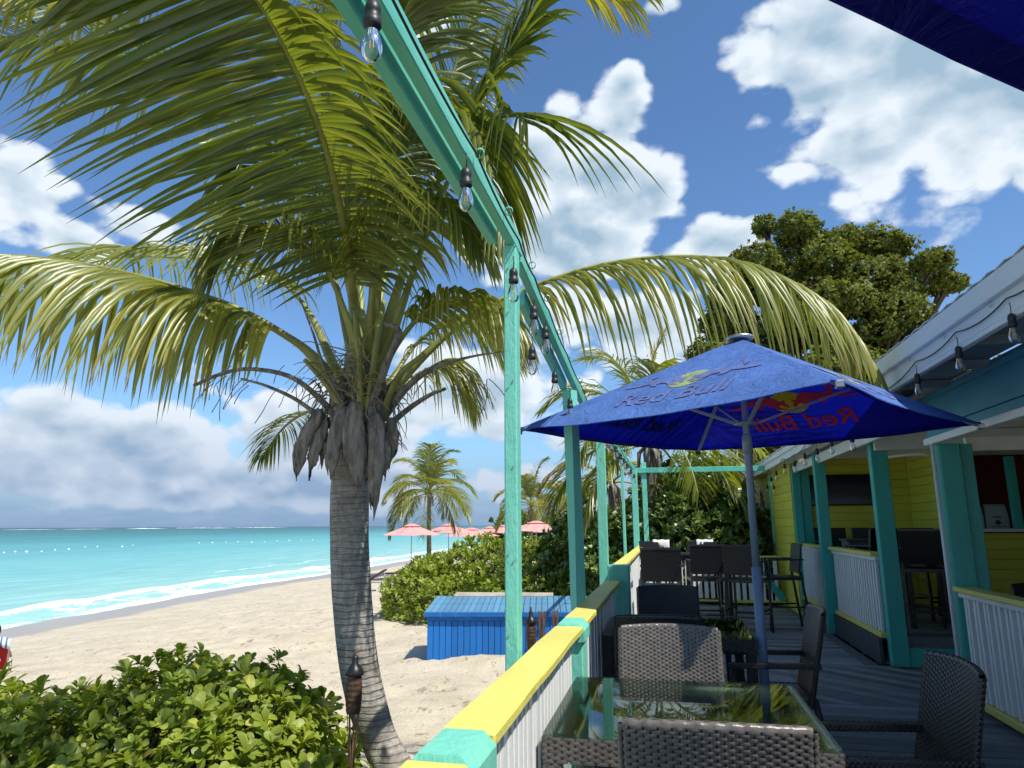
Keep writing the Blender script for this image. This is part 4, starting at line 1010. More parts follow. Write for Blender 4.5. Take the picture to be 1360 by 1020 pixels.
def umbrella(center, half_diag, ang, z_eave, z_top, lab, with_print=True, base=True, cm=None):
    cm = cm or M_canopy
    R = empty('market_umbrella', (center[0], center[1], 0), 0, lab, 'umbrella', 'square blue market umbrellas')
    cs = [Vector((cos(ang + k * pi / 2) * half_diag, sin(ang + k * pi / 2) * half_diag, z_eave)) for k in range(4)]
    T = Vector((0, 0, z_top))
    def surf(k, a, b, c):    # barycentric on panel between corner k and k+1
        A, Bq = cs[k], cs[(k + 1) % 4]
        p = A * a + Bq * b + T * c
        inn = (T - (A + Bq) / 2); inn.z = 0; inn.normalize()
        e = 4 * a * b
        sag = .055 * (1 - (abs(a - b)) ** 2) * (1 - c) * (a + b) * min(1, e * 1.5)
        return p + inn * .035 * e * (1 - c) + Vector((0, 0, -sag * .6 + .012 * e * sin(a * 23 + c * 7) * .2))
    mb = MB(); N = 14
    for k in range(4):
        idx = {}
        for i in range(N + 1):
            for j in range(N + 1 - i):
                c = i / N; a_ = (1 - c) * (1 - (j / (N - i) if N > i else 0)); b_ = 1 - c - a_
                idx[i, j] = len(mb.v); mb.v.append(surf(k, a_, b_, c))
        for i in range(N):
            for j in range(N - i):
                mb.f.append((idx[i, j], idx[i, j + 1], idx[i + 1, j]))
                if j < N - i - 1: mb.f.append((idx[i, j + 1], idx[i + 1, j + 1], idx[i + 1, j]))
    cn = mb.build('canopy', cm, R, smooth=False)
    # hem band folded under the edge
    mb = MB()
    for k in range(4):
        pr = None
        for q in np.linspace(0, 1, 15):
            p = surf(k, 1 - q, q, 0); b0 = len(mb.v); n_ = -((cs[k] + cs[(k + 1) % 4]) / 2); n_.z = 0; n_.normalize()
            mb.v += [p + n_ * .002 + Vector((0, 0, -.001)), p + n_ * .055 + Vector((0, 0, .012)), p + n_ * .0 + Vector((0, 0, -.005))]
            if pr is not None: mb.f += [(pr, b0, b0 + 1, pr + 1), (pr + 2, pr, b0, b0 + 2)][:1] + [(pr, pr + 2, b0 + 2, b0)]
            pr = b0
    mb.build('hem', cm, cn)
    if with_print:
        for k in range(4):
            A, Bq = cs[k], cs[(k + 1) % 4]; E = (Bq - A).length; mid = (A + Bq) / 2; slope = (T - mid).length
            nrm = (Bq - A).cross(T - A).normalized()
            def onp(x, y, off):
                c = y / slope; b_ = .5 * (1 - c) + x / E; a_ = 1 - c - b_
                return surf(k, a_, b_, c) + nrm * off
            for off in (.006, -.006):
                mr_, my_ = (M_logo_r_shade, M_logo_y_shade) if (k == 2 and off < 0) else (M_logo_r, M_logo_y)  # far-left underside gets print with shade painted into its colour
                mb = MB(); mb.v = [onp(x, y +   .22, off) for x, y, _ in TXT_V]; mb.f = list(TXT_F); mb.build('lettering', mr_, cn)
                mb = MB(); pts = [(.155 * cos(a_), .55 + .135 * sin(a_)) for a_ in np.linspace(0, 2 * pi, 28, False)]
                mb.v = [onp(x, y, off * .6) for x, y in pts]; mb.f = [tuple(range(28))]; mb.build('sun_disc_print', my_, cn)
                mb = MB()
                for fl in (False, True):
                    pts = bull(.015 if not fl else -.015, .53, .88, fl); b0 = len(mb.v)
                    mb.v += [onp(x, y, off) for x, y in pts]; q = tuple(range(b0, b0 + len(pts))); mb.f.append(q if fl else q[::-1])
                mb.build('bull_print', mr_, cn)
    zt = z_top
    mb = MB().tube([(0, 0, 0), (0, 0, 1.2)], .033, 16).tube([(0, 0, 1.2), (0, 0, zt - .03)], .026, 16); mb.build('pole', M_pole, R, smooth=True)
    MB().lathe([(.03, 2.0), (.036, 2.0), (.036, 2.13), (.03, 2.14)], n=16).lathe([(.03, z_eave + .015), (.085, z_eave + .015), (.085, z_eave + .03), (.03, z_eave + .03)], n=16).build('hub', M_pole, R, smooth=True)
    MB().lathe([(.03, zt - .09), (.07, zt - .09), (.07, zt - .05), (.03, zt - .05)], n=16).build('hub', M_pole, R, smooth=True)
    MB().lathe([(.085, zt - .015), (.10, zt - .005), (.10, zt + .012), (.03, zt + .03)], n=20).build('finial_cap', M_steel, R, smooth=True)
    for k in range(4):
        d_ = cs[k] - T
        MB().bar(Vector((0, 0, -.055)) + T + d_ * .03, T + d_ * .985 + Vector((0, 0, -.022)), .026, .022).build('rib', M_pole, R)
        MB().bar(Vector((0, 0, z_eave + .022)) + Vector((d_.x, d_.y, 0)).normalized() * .07, T + d_ * .50 + Vector((0, 0, -.04)), .022, .018).build('strut', M_pole, R)
        e_ = T + d_ * .99; MB().box(e_ + Vector((-.022, -.022, -.045)), e_ + Vector((.022, .022, -.004)), .006).build('corner_bracket', M_steel if k != 2 else M_black, R)
    MB().box((-.3, -.3, 0), (.3, .3, .05), .01).lathe([(.05, .05), (.05, .22), (.045, .25)], n=14).build('base', M_deckedge, R)
    return R
umbrella((.60, 5.35), 1.685, atan2(-.986, .165), 2.20, 2.87, 'blue printed market umbrella standing open over the second glass table')
umbrella((1.74, .66), 1.67, radians(39 + 45), 2.26, 2.9, 'shaded blue umbrella overhead at the top right, only its edge in view', with_print=False, cm=M_canopy_shade)
# ------------------------------------------------------------------ palms
Zup = Vector((0, 0, 1))
def leaflet_strip(V, F, A, base, d0, wax, L, w, g, seg, a0, a1, fold, rs, tip=1.0):
    "one leaflet: 3 columns (folded) or 2 columns"
    b = len(V); p = base.copy(); step = L / seg; cols = 3 if fold else 2
    for i in range(seg + 1):
        s_ = i / seg
        d = (d0 + Vector((0, 0, -1)) * g * (s_ ** 1.3)).normalized()
        W_ = wax - d * wax.dot(d); 
        if W_.length < 1e-4: W_ = d.orthogonal()
        W_.normalize(); Nn = d.cross(W_)
        prof = (.55 + 1.8 * s_) if s_ < .25 else (1.0 - ((s_ - .25) / .75) ** 1.7)
        hw = w * .5 * max(prof, .02)
        if cols == 3: V += [p - W_ * hw, p + Nn * hw * .55, p + W_ * hw]; A += [a0 + (a1 - a0) * s_ ** 3] * 3
        else: V += [p - W_ * hw, p + W_ * hw]; A += [a0 + (a1 - a0) * s_ ** 3] * 2
        p = p + d * step
    for i in range(seg):
        q = b + i * cols
        for c in range(cols - 1): F.append((q + c, q + c + 1, q + c + 1 + cols, q + c + cols))
def frond(root, pts, n=75, L=1.0, w=.042, g=1.1, seg=7, fold=True, start=.22, ra=.034, rb=.005, age=.35, aspread=.22, tipdry=.5, up=None, a_in=65, a_out=28, lift=.15, seed=0, gv=.35, endL=.35, rach=True, wax_t=.85, sides=(-1, 1), ragged=.06, mat_=None, sidev=None):
    rs = random.Random(seed); C = catmull(pts, 48); N = len(C) - 1
    if rach:
        mb = MB(); rad = [ra + (rb - ra) * (i / N) ** .75 for i in range(N + 1)]
        rad = [r_ * (1 + .9 * max(0, 1 - i / (N * .16)) ** 1.2) for i, r_ in enumerate(rad)]
        fo = mb.tube(C, rad, 7, flat=.75).build('frond', M_petiole, root, smooth=True)
    V, F, A = [], [], []
    for i in range(n):
        t_ = start + (1 - start) * (i + .5) / n; fi = t_ * N; k = min(int(fi), N - 1); P = C[k].lerp(C[k + 1], fi - k)
        T = (C[k + 1] - C[k]).normalized(); u_ = (Vector(up) if up else Zup); U = u_ - T * u_.dot(T)
        if U.length < .05: U = T.orthogonal()
        U.normalize(); Sd = T.cross(U)
        if sidev: Sd = Vector(sidev); Sd = (Sd - T * Sd.dot(T)).normalized(); U = Sd.cross(T) * (1 if Sd.cross(T).z > 0 else -1)
        q = (t_ - start) / (1 - start)
        prof = min(1, .45 + 2.2 * q) * (1 - (1 - endL) * max(0, (q - .45) / .55) ** 1.5)
        for sd in sides:
            if rs.random() < ragged: continue
            al = radians(a_in + (a_out - a_in) * q + rs.uniform(-7, 7)); ll = L * prof * rs.uniform(.88, 1.08)
            d0 = (T * cos(al) + Sd * sd * sin(al) + U * (lift + rs.uniform(-.10, .10))).normalized()
            wax = T * wax_t + U * .45 + Sd * rs.uniform(-.15, .15)
            a0 = age + rs.uniform(-aspread, aspread) * .6
            leaflet_strip(V, F, A, P, d0, wax, ll, w * rs.uniform(.85, 1.1) * (.75 + .25 * prof), g * rs.uniform(1 - gv, 1 + gv), seg, a0, min(1, a0 + tipdry * rs.random() ** 1.5), fold, rs)
    V = np.array([tuple(v) for v in V]); F = np.array(F)
    lo = mesh_obj('leaflets', V, F, mat_ or M_palm, fo if rach else root, smooth=False, attr=np.clip(A, 0, 1)); lo['kind'] = 'stuff'
    return lo

PALM = empty('coconut_palm', (0, 0, 0), label='large leaning coconut palm with ringed grey trunk close to the deck', cat='palm tree', group='coconut palms')
# trunk
tp = [(-1.55, 5.15, -1.0), (-1.85, 5.25, -.55), at(515, 1005, 5.3), at(492, 950, 5.3), at(472, 850, 5.3), at(466, 760, 5.3), at(464, 690, 5.3), at(467, 620, 5.3), at(474, 560, 5.3), at(480, 500, 5.3), at(484, 470, 5.3)]
C = catmull(tp, 150); mb = MB(); n = 40
V = []; F = []
for i, p in enumerate(C):
    tt = i / 150; r_ = .235 - .09 * min(1, tt / .25) ** .7 + .012 * tt
    z_ = p.z
    ringp = (z_ * 15.5 + .4 * mnoise.noise((z_ * 2, 0, 0))) % 1.0
    for k in range(n):
        a_ = 2 * pi * k / n
        rr_ = r_ * (1 + .05 * mnoise.noise((cos(a_) * 1.2, sin(a_) * 1.2, z_ * 2.2)) + .012 * mnoise.noise((cos(a_) * 3, sin(a_) * 3, z_ * 5)))
        V.append((p.x + cos(a_) * rr_, p.y + sin(a_) * rr_, p.z + .012 * mnoise.noise((cos(a_) * 2, sin(a_) * 2, z_ * 3))))
for i in range(150):
    for k in range(n): F.append((i * n + k, i * n + (k + 1) % n, (i + 1) * n + (k + 1) % n, (i + 1) * n + k))
m_bark = bpy.data.materials.new('palm_bark'); m_bark.use_nodes = True; t = NT(m_bark.node_tree); b = t.n['Principled BSDF']
pos = t.node('ShaderNodeNewGeometry').outputs['Position']
warp = t.vm('ADD', pos, t.vm('MULTIPLY', t.node('ShaderNodeTexNoise').outputs[1], (.0, .0, .0)))
sepb = t.node('ShaderNodeSeparateXYZ'); t.l.new(pos, sepb.inputs[0])
zz = t.m('ADD', t.m('MULTIPLY', sepb.outputs[2], 21), t.m('MULTIPLY', t.noise(pos, 3.2, 4, .6), 1.9))
saw = t.m('FRACT', zz); groove = t.m('ADD', t.mr(saw, .0, .22, 0, .6), t.mr(t.noise(pos, 7, 3, .6), .35, .6, 0, .4))
fib = t.m('ADD', t.m('MULTIPLY', t.noise(t.vm('MULTIPLY', pos, (22, 22, 9)), 1.2, 6, .75), .5), t.m('MULTIPLY', t.noise(t.vm('MULTIPLY', pos, (4, 4, 60)), 1.0, 4, .7), .5))
c = t.mix(t.mr(fib, .3, .7), (0.18, 0.165, 0.147), (0.56, 0.525, 0.475))
c = t.mix(t.mr(t.noise(pos, 5, 4, .6), .4, .7), c, t.vm('MULTIPLY', c, (.6, .58, .55)))
c = t.mix(t.m('MAXIMUM', groove, t.mr(t.noise(pos, 4, 3, .6), .44, .66, 0, .55)), (0.17, 0.155, 0.137), c); t.l.new(c, b.inputs['Base Color']); b.inputs['Roughness'].default_value = .9
bn = t.node('ShaderNodeBump'); bn.inputs['Strength'].default_value = .9; bn.inputs['Distance'].default_value = .02
t.l.new(t.m('ADD', t.m('MULTIPLY', groove, .7), t.m('MULTIPLY', fib, 1.1)), bn.inputs['Height']); t.l.new(bn.outputs[0], b.inputs['Normal'])
mesh_obj('trunk', V, F, m_bark, PALM, smooth=True)
CR = at(482, 478, 5.3)
def px(*a): return [at(*q) for q in a]
def fr(pts, **k): return frond(PALM, pts, **k)
# 1 the great frond sweeping up over the camera side
fr(px((478, 490, 5.3), (470, 400, 5.0), (460, 320, 4.5), (440, 220, 3.9), (412, 135, 3.4), (372, 50, 3.0), (328, -20, 2.7), (262, -100, 2.45), (180, -170, 2.25)), n=108, L=1.42, g=.45, a_in=84, a_out=66, start=.18, sidev=(-.86, -.05, -.60), sides=(1,), lift=0, age=.34, seed=1, ra=.05, w=.043, tipdry=.35, gv=.2, wax_t=1.0, ragged=.02, endL=.6)
fr(px((478, 490, 5.3), (470, 400, 5.0), (460, 320, 4.5), (440, 220, 3.9), (412, 135, 3.4), (372, 50, 3.0), (328, -20, 2.7), (262, -100, 2.45)), n=100, L=1.0, g=1.2, a_in=70, a_out=60, start=.18, sidev=(.8, .35, -.45), sides=(1,), lift=0, age=.36, seed=61, rach=False, w=.046, gv=.3, wax_t=1.0)
# 2 left frond, arching out to the left edge
fr(px((452, 520, 5.3), (412, 470, 5.1), (370, 440, 4.95), (320, 412, 4.8), (262, 390, 4.65), (190, 368, 4.5), (100, 349, 4.35), (0, 339, 4.2), (-110, 352, 4.05), (-220, 400, 3.95)), n=104, L=1.22, g=4.5, a_in=72, a_out=40, start=.24, age=.56, seed=2, ra=.055, w=.048, tipdry=.6, gv=.45, aspread=.3, lift=-.35)
# 3 behind-left
fr(px((450, 500, 5.5), (400, 400, 5.8), (330, 350, 6.1), (240, 342, 6.4), (140, 345, 6.6), (40, 380, 6.8), (-60, 450, 6.9)), n=90, L=1.15, g=2.2, start=.2, age=.5, seed=3, w=.05)
fr(px((470, 480, 5.4), (430, 330, 5.4), (350, 200, 5.2), (240, 110, 5.0), (120, 60, 4.7), (0, 50, 4.4), (-120, 90, 4.1)), n=92, L=1.35, g=1.5, start=.18, age=.28, seed=5, w=.05)
# 4 right arching frond reaching over the umbrella
fr(px((500, 540, 5.3), (560, 475, 5.4), (625, 420, 5.5), (700, 384, 5.65), (790, 354, 5.8), (880, 341, 5.95), (975, 346, 6.05), (1060, 378, 6.15), (1120, 425, 6.2), (1165, 488, 6.25)), n=80, L=1.22, g=3.8, a_in=66, a_out=26, start=.24, age=.68, aspread=.3, seed=6, tipdry=.6, ra=.05, endL=.42, gv=.5, w=.036, lift=-.30)
# 5 upper right frond seen through the beam
fr(px((500, 480, 5.3), (545, 330, 5.1), (590, 215, 4.9), (640, 130, 4.7), (690, 55, 4.55), (735, -15, 4.4), (790, -80, 4.2)), n=84, L=1.0, g=.9, a_in=62, a_out=34, start=.28, age=.32, seed=7, up=(.1, -.6, .7), ra=.04, gv=.7, aspread=.2, w=.052)
# 6 dark drooping one right of the beam
fr(px((505, 490, 5.2), (560, 330, 4.9), (600, 230, 4.6), (640, 170, 4.3), (675, 150, 4.1), (700, 165, 3.95)), n=20, L=1.35, g=2.4, start=.45, age=.15, seed=8, w=.036, ragged=.45)
# 7 hanging fronds between the great frond and the beam
fr(px((495, 480, 5.3), (505, 340, 5.0), (520, 220, 4.7), (550, 150, 4.45), (595, 140, 4.2), (640, 200, 4.1), (665, 300, 4.05)), n=92, L=1.15, g=3.0, start=.22, age=.40, seed=9, w=.042)
fr(px((490, 480, 5.3), (495, 350, 5.2), (505, 220, 5.0), (520, 90, 4.7), (545, 0, 4.4), (590, -70, 4.1)), n=92, L=1.2, g=1.8, start=.18, age=.38, seed=10, w=.046)
fr(px((484, 480, 5.5), (475, 330, 5.8), (460, 180, 5.9), (430, 40, 5.8), (400, -80, 5.6)), n=84, L=1.25, g=1.6, start=.18, age=.3, seed=12, w=.05)
fr(px((490, 490, 5.5), (520, 330, 5.9), (580, 160, 6.0), (620, 40, 5.9), (650, -60, 5.8)), n=80, L=1.2, g=1.6, start=.2, age=.38, seed=13, w=.05)
fr(px((480, 480, 5.0), (440, 370, 4.7), (390, 310, 4.4), (330, 300, 4.2), (285, 340, 4.1)), n=66, L=.85, g=3.0, start=.3, age=.35, seed=14, w=.038)
fr(px((488, 470, 5.1), (500, 360, 4.8), (540, 280, 4.5), (590, 270, 4.3), (635, 330, 4.2)), n=76, L=.85, g=3.0, start=.22, age=.42, aspread=.3, seed=46, w=.038)
fr(px((480, 470, 5.1), (455, 350, 4.9), (415, 250, 4.7), (365, 220, 4.6), (310, 250, 4.5)), n=76, L=1.0, g=2.6, start=.22, age=.38, aspread=.3, seed=47, w=.042)
fr(px((495, 510, 5.1), (540, 440, 4.95), (585, 400, 4.85), (640, 400, 4.8), (690, 440, 4.8)), n=66, L=.8, g=3.4, start=.3, age=.6, aspread=.35, seed=15, w=.035)
# 8 overhead frond tips: leaflets hanging into the frame at the top
fr(px((420, -300, 3.3), (300, -120, 2.95), (200, -22, 2.75), (100, -4, 2.65), (0, -6, 2.55), (-90, -12, 2.5)), n=86, L=.34, g=4.5, start=.25, age=.74, seed=16, w=.024, rach=True, ra=.02, tipdry=.5, ragged=.2)
fr(px((640, -260, 4.4), (700, -120, 4.0), (750, -35, 3.8), (800, -10, 3.7), (860, -12, 3.6)), n=40, L=.42, g=2.8, start=.45, age=.76, seed=17, w=.024, ra=.02, ragged=.25, tipdry=.5)
# 9 low hanging old fronds
fr(px((470, 560, 5.6), (420, 545, 6.0), (380, 565, 6.3), (345, 610, 6.4)), n=40, L=.5, g=2.4, start=.4, age=.5, seed=18, w=.022)
fr(px((510, 540, 5.6), (550, 500, 5.9), (590, 490, 6.1), (625, 530, 6.2)), n=50, L=.75, g=3.4, start=.3, age=.6, seed=19, w=.024)
fr(px((510, 520, 5.6), (560, 450, 5.9), (620, 430, 6.1), (680, 470, 6.2)), n=60, L=.8, g=3.4, start=.25, age=.6, seed=20, w=.026)
# bare old stalks, sheaths, flower stalks
for k, (pts, ra, rb) in enumerate((
    (px((455, 565, 5.2), (425, 530, 5.0), (385, 500, 4.85), (330, 490, 4.8), (290, 498, 4.75), (258, 512, 4.75)), .04, .018),
    (px((448, 575, 5.15), (400, 535, 4.95), (355, 513, 4.85), (320, 503, 4.8)), .035, .012),
    (px((505, 560, 5.2), (540, 515, 5.05), (575, 490, 5.0), (620, 475, 4.95), (666, 467, 4.95)), .045, .008),
    (px((505, 575, 5.3), (540, 545, 5.2), (570, 525, 5.15), (592, 516, 5.15)), .035, .022),
    (px((470, 560, 5.05), (435, 500, 4.9), (415, 440, 4.85), (398, 395, 4.85)), .03, .008),
    (px((490, 550, 5.0), (515, 480, 4.85), (530, 440, 4.8), (512, 430, 4.8)), .035, .03),
    (px((500, 570, 5.1), (530, 500, 5.0), (565, 470, 5.0)), .04, .03), (px((465, 570, 5.05), (440, 520, 4.95), (405, 478, 4.9)), .045, .03),
    (px((480, 560, 4.98), (478, 480, 4.92), (470, 410, 4.9)), .05, .04), (px((488, 560, 5.0), (498, 470, 4.95), (510, 400, 5.0)), .045, .03))):
    Cc = catmull(pts, 22); MB().tube(Cc, [ra + (rb - ra) * i / 22 for i in range(23)], 8, flat=.6).build('petiole', M_husk if k < 6 else M_petiole, PALM, smooth=True)
def sheath(p0, p1, p2, wd, sd):
    rs = random.Random(sd); Cc = catmull([p0, p1, p2], 14); V = []; F = []; nn = 7; cj = [rs.uniform(-1, 1) for _ in range(nn)]
    for i, p in enumerate(Cc):
        s_ = i / 14; ww = wd * (1 + .35 * mnoise.noise((s_ * 4, sd * 3.7, 0))) * (.35 + 1.3 * sin(pi * min(1, s_ * .85 + .12))) * (1 if s_ < .85 else .45 + .55 * (1 - s_) / .15)
        for k in range(nn):
            x_ = (k / (nn - 1) - .5) * 2; jag = cj[k] * max(0, s_ - .55) * .16
            V.append(p + Vector((x_ * ww, -.022 * (1 - x_ * x_) + .010 * rs.uniform(-1, 1), jag)))
    for i in range(14):
        for k in range(nn - 1): F.append((i * nn + k, i * nn + k + 1, (i + 1) * nn + k + 1, (i + 1) * nn + k))
    o = mesh_obj('leaf_sheath', V, F, M_husk, PALM, smooth=True); md = o.modifiers.new('s', 'SOLIDIFY'); md.thickness = .008
sheath(at(425, 545, 4.98), at(402, 590, 4.95), at(396, 630, 4.98), 0.040, 1)
sheath(at(433, 560, 5.0), at(418, 600, 4.98), at(414, 628, 5.0), 0.030, 2)
sheath(at(455, 540, 4.95), at(445, 585, 4.9), at(438, 625, 4.95), 0.040, 3)
sheath(at(472, 535, 4.92), at(470, 585, 4.88), at(480, 640, 4.93), 0.055, 4)
sheath(at(498, 550, 4.95), at(500, 600, 4.93), at(495, 680, 5.0), 0.050, 5)
sheath(at(520, 555, 5.0), at(520, 590, 5.0), at(514, 615, 5.05), 0.035, 6)
sheath(at(448, 500, 5.12), at(452, 540, 5.1), at(458, 590, 5.1), 0.050, 7)
sheath(at(505, 500, 5.12), at(505, 540, 5.1), at(497, 590, 5.1), 0.050, 8)
sheath(at(478, 490, 5.1), at(478, 530, 5.08), at(478, 590, 5.08), 0.055, 9)
# more ragged sheaths and fibre round the crown base
rs = random.Random(11)
for k in range(16):
    x_ = 430 + k * 6.2 + rs.uniform(-6, 6); yy = 4.94 + .2 * abs((x_ - 480) / 50) ** 2 * .4 + rs.uniform(0, .12); top = rs.uniform(520, 570); ln = rs.uniform(25, 75)
    dx = (x_ - 478) * rs.uniform(.05, .45)
    sheath(at(x_, top, yy), at(x_ + dx * .6, top + ln * .5, yy - .03), at(x_ + dx, top + ln, yy), rs.uniform(.018, .04), 20 + k)
mb = MB()
for k in range(150):
    x_ = rs.uniform(418, 530); p = at(x_, rs.uniform(500, 590), 4.98 + rs.uniform(-.05, .15)); d = Vector(((x_ - 478) / 60 * .5 + rs.uniform(-.5, .5), rs.uniform(-.5, .3), rs.uniform(-1, .5))).normalized(); pts = [p]; L_ = rs.uniform(.08, .3)
    for i in range(5): d = (d + Vector((rs.uniform(-.35, .35), rs.uniform(-.2, .2), -.3))).normalized(); pts.append(pts[-1] + d * L_ / 5)
    mb.tube(pts, [.006, .006, .005, .004, .003, .002], 4)
o = mb.build('fibre', M_husk, PALM); o['kind'] = 'stuff'
mb = MB(); rs = random.Random(5)
for k in range(46):
    a_ = rs.uniform(-pi * .95, -pi * .02); p = at(450 + rs.uniform(-25, 40), 500 + rs.uniform(-40, 30), 4.92); pts = [p]; L_ = rs.uniform(.15, .5)
    d = Vector((cos(a_) * 1.0, -.6 * rs.random(), rs.uniform(-.1, .6))).normalized()
    for i in range(7): d = (d + Vector((rs.uniform(-.3, .3), rs.uniform(-.3, .3), rs.uniform(-.45, .15)))).normalized(); pts.append(pts[-1] + d * L_ / 7)
    mb.tube(pts, [.006 - .0006 * i for i in range(8)], 4)
o = mb.build('flower_stalk', M_twig, PALM); o['kind'] = 'stuff'
mb = MB()
for k in range(40):
    sx = rs.choice((-1, 1)); p = at(470 + sx * rs.uniform(60, 200), 500 + rs.uniform(-15, 15), 4.85); pts = [p]; d = Vector((rs.uniform(-1, .4) * (1 if sx < 0 else -1), rs.uniform(-.3, .3), -.3)).normalized(); L_ = rs.uniform(.12, .38)
    for i in range(6): d = (d + Vector((rs.uniform(-.3, .3), rs.uniform(-.3, .3), -.28))).normalized(); pts.append(pts[-1] + d * L_ / 6)
    mb.tube(pts, .0035, 4)
o = mb.build('dry_strand', M_husk, PALM); o['kind'] = 'stuff'
for k, (x_, y_) in enumerate(((446, 497), (455, 492), (450, 506))):
    o = MB().lathe([(.002, -.02), (.018, -.012), (.022, 0), (.016, .014), (.002, .02)], at(x_, y_, 4.9), 10).build('young_coconut', M_twig, PALM, smooth=True)

def small_palm(px_, py_base, py_crown, Y, spread_px, lab, seed, nf=16, lean=0, age=.5, yellow=.1, Lf=None, base_z=None, lk=.36):
    rs = random.Random(seed); crown = at(px_, py_crown, Y); gz = base_z if base_z is not None else float(ground_z(crown.x, Y)) - .1
    R = empty('coconut_palm', (crown.x + lean, Y, gz), label=lab, cat='palm tree', group='coconut palms')
    rl = R.location
    c0 = crown - rl; b0 = Vector((0, 0, 0))
    Cc = catmull([b0, b0.lerp(c0, .5) + Vector((-lean * .2, 0, 0)), c0], 30)
    mb = MB(); mb.tube(Cc, [(.15 - .04 * i / 30) * (1 + .06 * (i % 2)) for i in range(31)], 12); mb.build('trunk', M_trunk_far, R, smooth=True)
    mb = MB()
    for k in range(16):
        a_ = rs.uniform(0, 2 * pi); p = c0 + Vector((cos(a_) * .08, sin(a_) * .08, -.05)); h_ = rs.uniform(.35, .8); mb.tube([p, p + Vector((cos(a_) * .16, sin(a_) * .16, -.15)), p + Vector((cos(a_) * .2, sin(a_) * .2, -h_))], [.04, .04, .01], 5)
    mb.build('old_sheath', M_husk, R, smooth=True)
    Ls = Lf or spread_px / 930 * Y * .5 * 1.25
    for k in range(nf):
        a_ = 2.399 * k + rs.uniform(-.3, .3); el = radians(80 - 95 * (k / nf) + rs.uniform(-10, 10)); L_ = Ls * rs.uniform(.85, 1.1)
        hd = Vector((cos(a_), sin(a_), 0)); pts = [c0.copy()]; d = hd * cos(el) + Zup * sin(el)
        for i in range(6): pts.append(pts[-1] + d * L_ / 6); d = (d + Vector((0, 0, -.30 - .05 * i))).normalized()
        frond(R, pts, n=44, L=L_ * lk, w=.05 * max(1, Y / 34), g=1.3 if el > 0 else 1.9, seg=3, fold=False, start=.2, ra=.04, rb=.012, age=age + (.35 if rs.random() < yellow else 0) + rs.uniform(-.1, .1), aspread=.2, tipdry=.4, seed=seed * 50 + k, ragged=.03)
    return R
small_palm(570, 735, 655, 40, 130, 'palm with rounded crown standing among the pink parasols', 21, 26, .1, .5, .15)
small_palm(706, 740, 672, 46, 100, 'windswept palm just right of the nearest turquoise post', 22, 15, -.2, .55, .3)
small_palm(750, 740, 664, 55, 90, 'half hidden palm left of the twisted turquoise post', 23, 15, .1, .55, .2)
small_palm(862, 800, 590, 16, 330, 'palm with yellowing fronds behind the open blue umbrella', 24, 14, .1, .50, .25, Lf=2.9)
small_palm(812, 800, 640, 21, 200, 'low palm with a bright yellow frond by the thin turquoise posts', 25, 10, .1, .62, .4, Lf=2.6)
small_palm(985, 800, 575, 20, 220, 'palm partly hidden behind the parasol pole near the house', 26, 8, .1, .35, .1, Lf=2.6)

# ------------------------------------------------------------------ shrubs and trees
def leaf_cloud(P, Nrm, K, L, W, spread, rngs, segs=2, cup=.15, size_var=.3, acol=(.3, .3)):
    "rosettes of K leaves at points P pointing along Nrm; returns verts, faces, attr"
    n = len(P); tot = n * K
    N_ = np.repeat(Nrm, K, 0); Pp = np.repeat(P, K, 0)
    a = rngs.uniform(0, 2 * np.pi, tot); tmp = np.where(np.abs(N_[:, 2:3]) > .9, np.array([[1., 0, 0]]), np.array([[0, 0, 1.]]))
    t1 = np.cross(N_, tmp); t1 /= np.linalg.norm(t1, axis=1, keepdims=True); t2 = np.cross(N_, t1)
    rad = t1 * np.cos(a)[:, None] + t2 * np.sin(a)[:, None]
    el = rngs.uniform(spread[0], spread[1], tot)[:, None]
    D_ = rad * np.cos(el) + N_ * np.sin(el); side = np.cross(D_, N_); side /= np.maximum(np.linalg.norm(side, axis=1, keepdims=True), 1e-5)
    up = np.cross(side, D_); sc = (np.repeat(rngs.uniform(1 - size_var, 1 + size_var, n), K) * rngs.uniform(.75, 1.15, tot))[:, None]
    prof = {2: [(.0, .16, 0), (.55, 1, .10), (1, .12, -.02)], 3: [(0, .14, 0), (.4, .62, .07), (.75, 1, .05), (1, .35, -.06)], 4: [(0, .12, 0), (.3, .45, .07), (.6, .88, .09), (.85, 1, .02), (1, .45, -.05)]}[segs]
    vs = []
    for s_, w_, h_ in prof:
        c = Pp + D_ * (L * s_) * sc + up * (L * h_ * cup * 8) * sc
        for q, hq in ((-1, cup * .6), (0, 0), (1, cup * .6)) if segs > 2 else ((-1, 0), (1, 0)):
            vs.append(c + side * (q * W * .5 * w_) * sc + up * (W * hq * abs(q) * w_) * sc)
    m = len(vs); cols = 3 if segs > 2 else 2
    V = np.stack(vs, 1).reshape(-1, 3); base = (np.arange(tot) * m)[:, None]; F = []
    for r_ in range(len(prof) - 1):
        for c in range(cols - 1):
            q = r_ * cols + c; F.append(base + np.array([[q, q + 1, q + 1 + cols, q + cols]]))
    F = np.stack(F, 1).reshape(-1, 4)
    col = np.repeat(np.repeat(rngs.uniform(0, 1, n), K) * acol[1] + rngs.uniform(0, 1, tot) * acol[0] + .1, m)
    return V, F, col
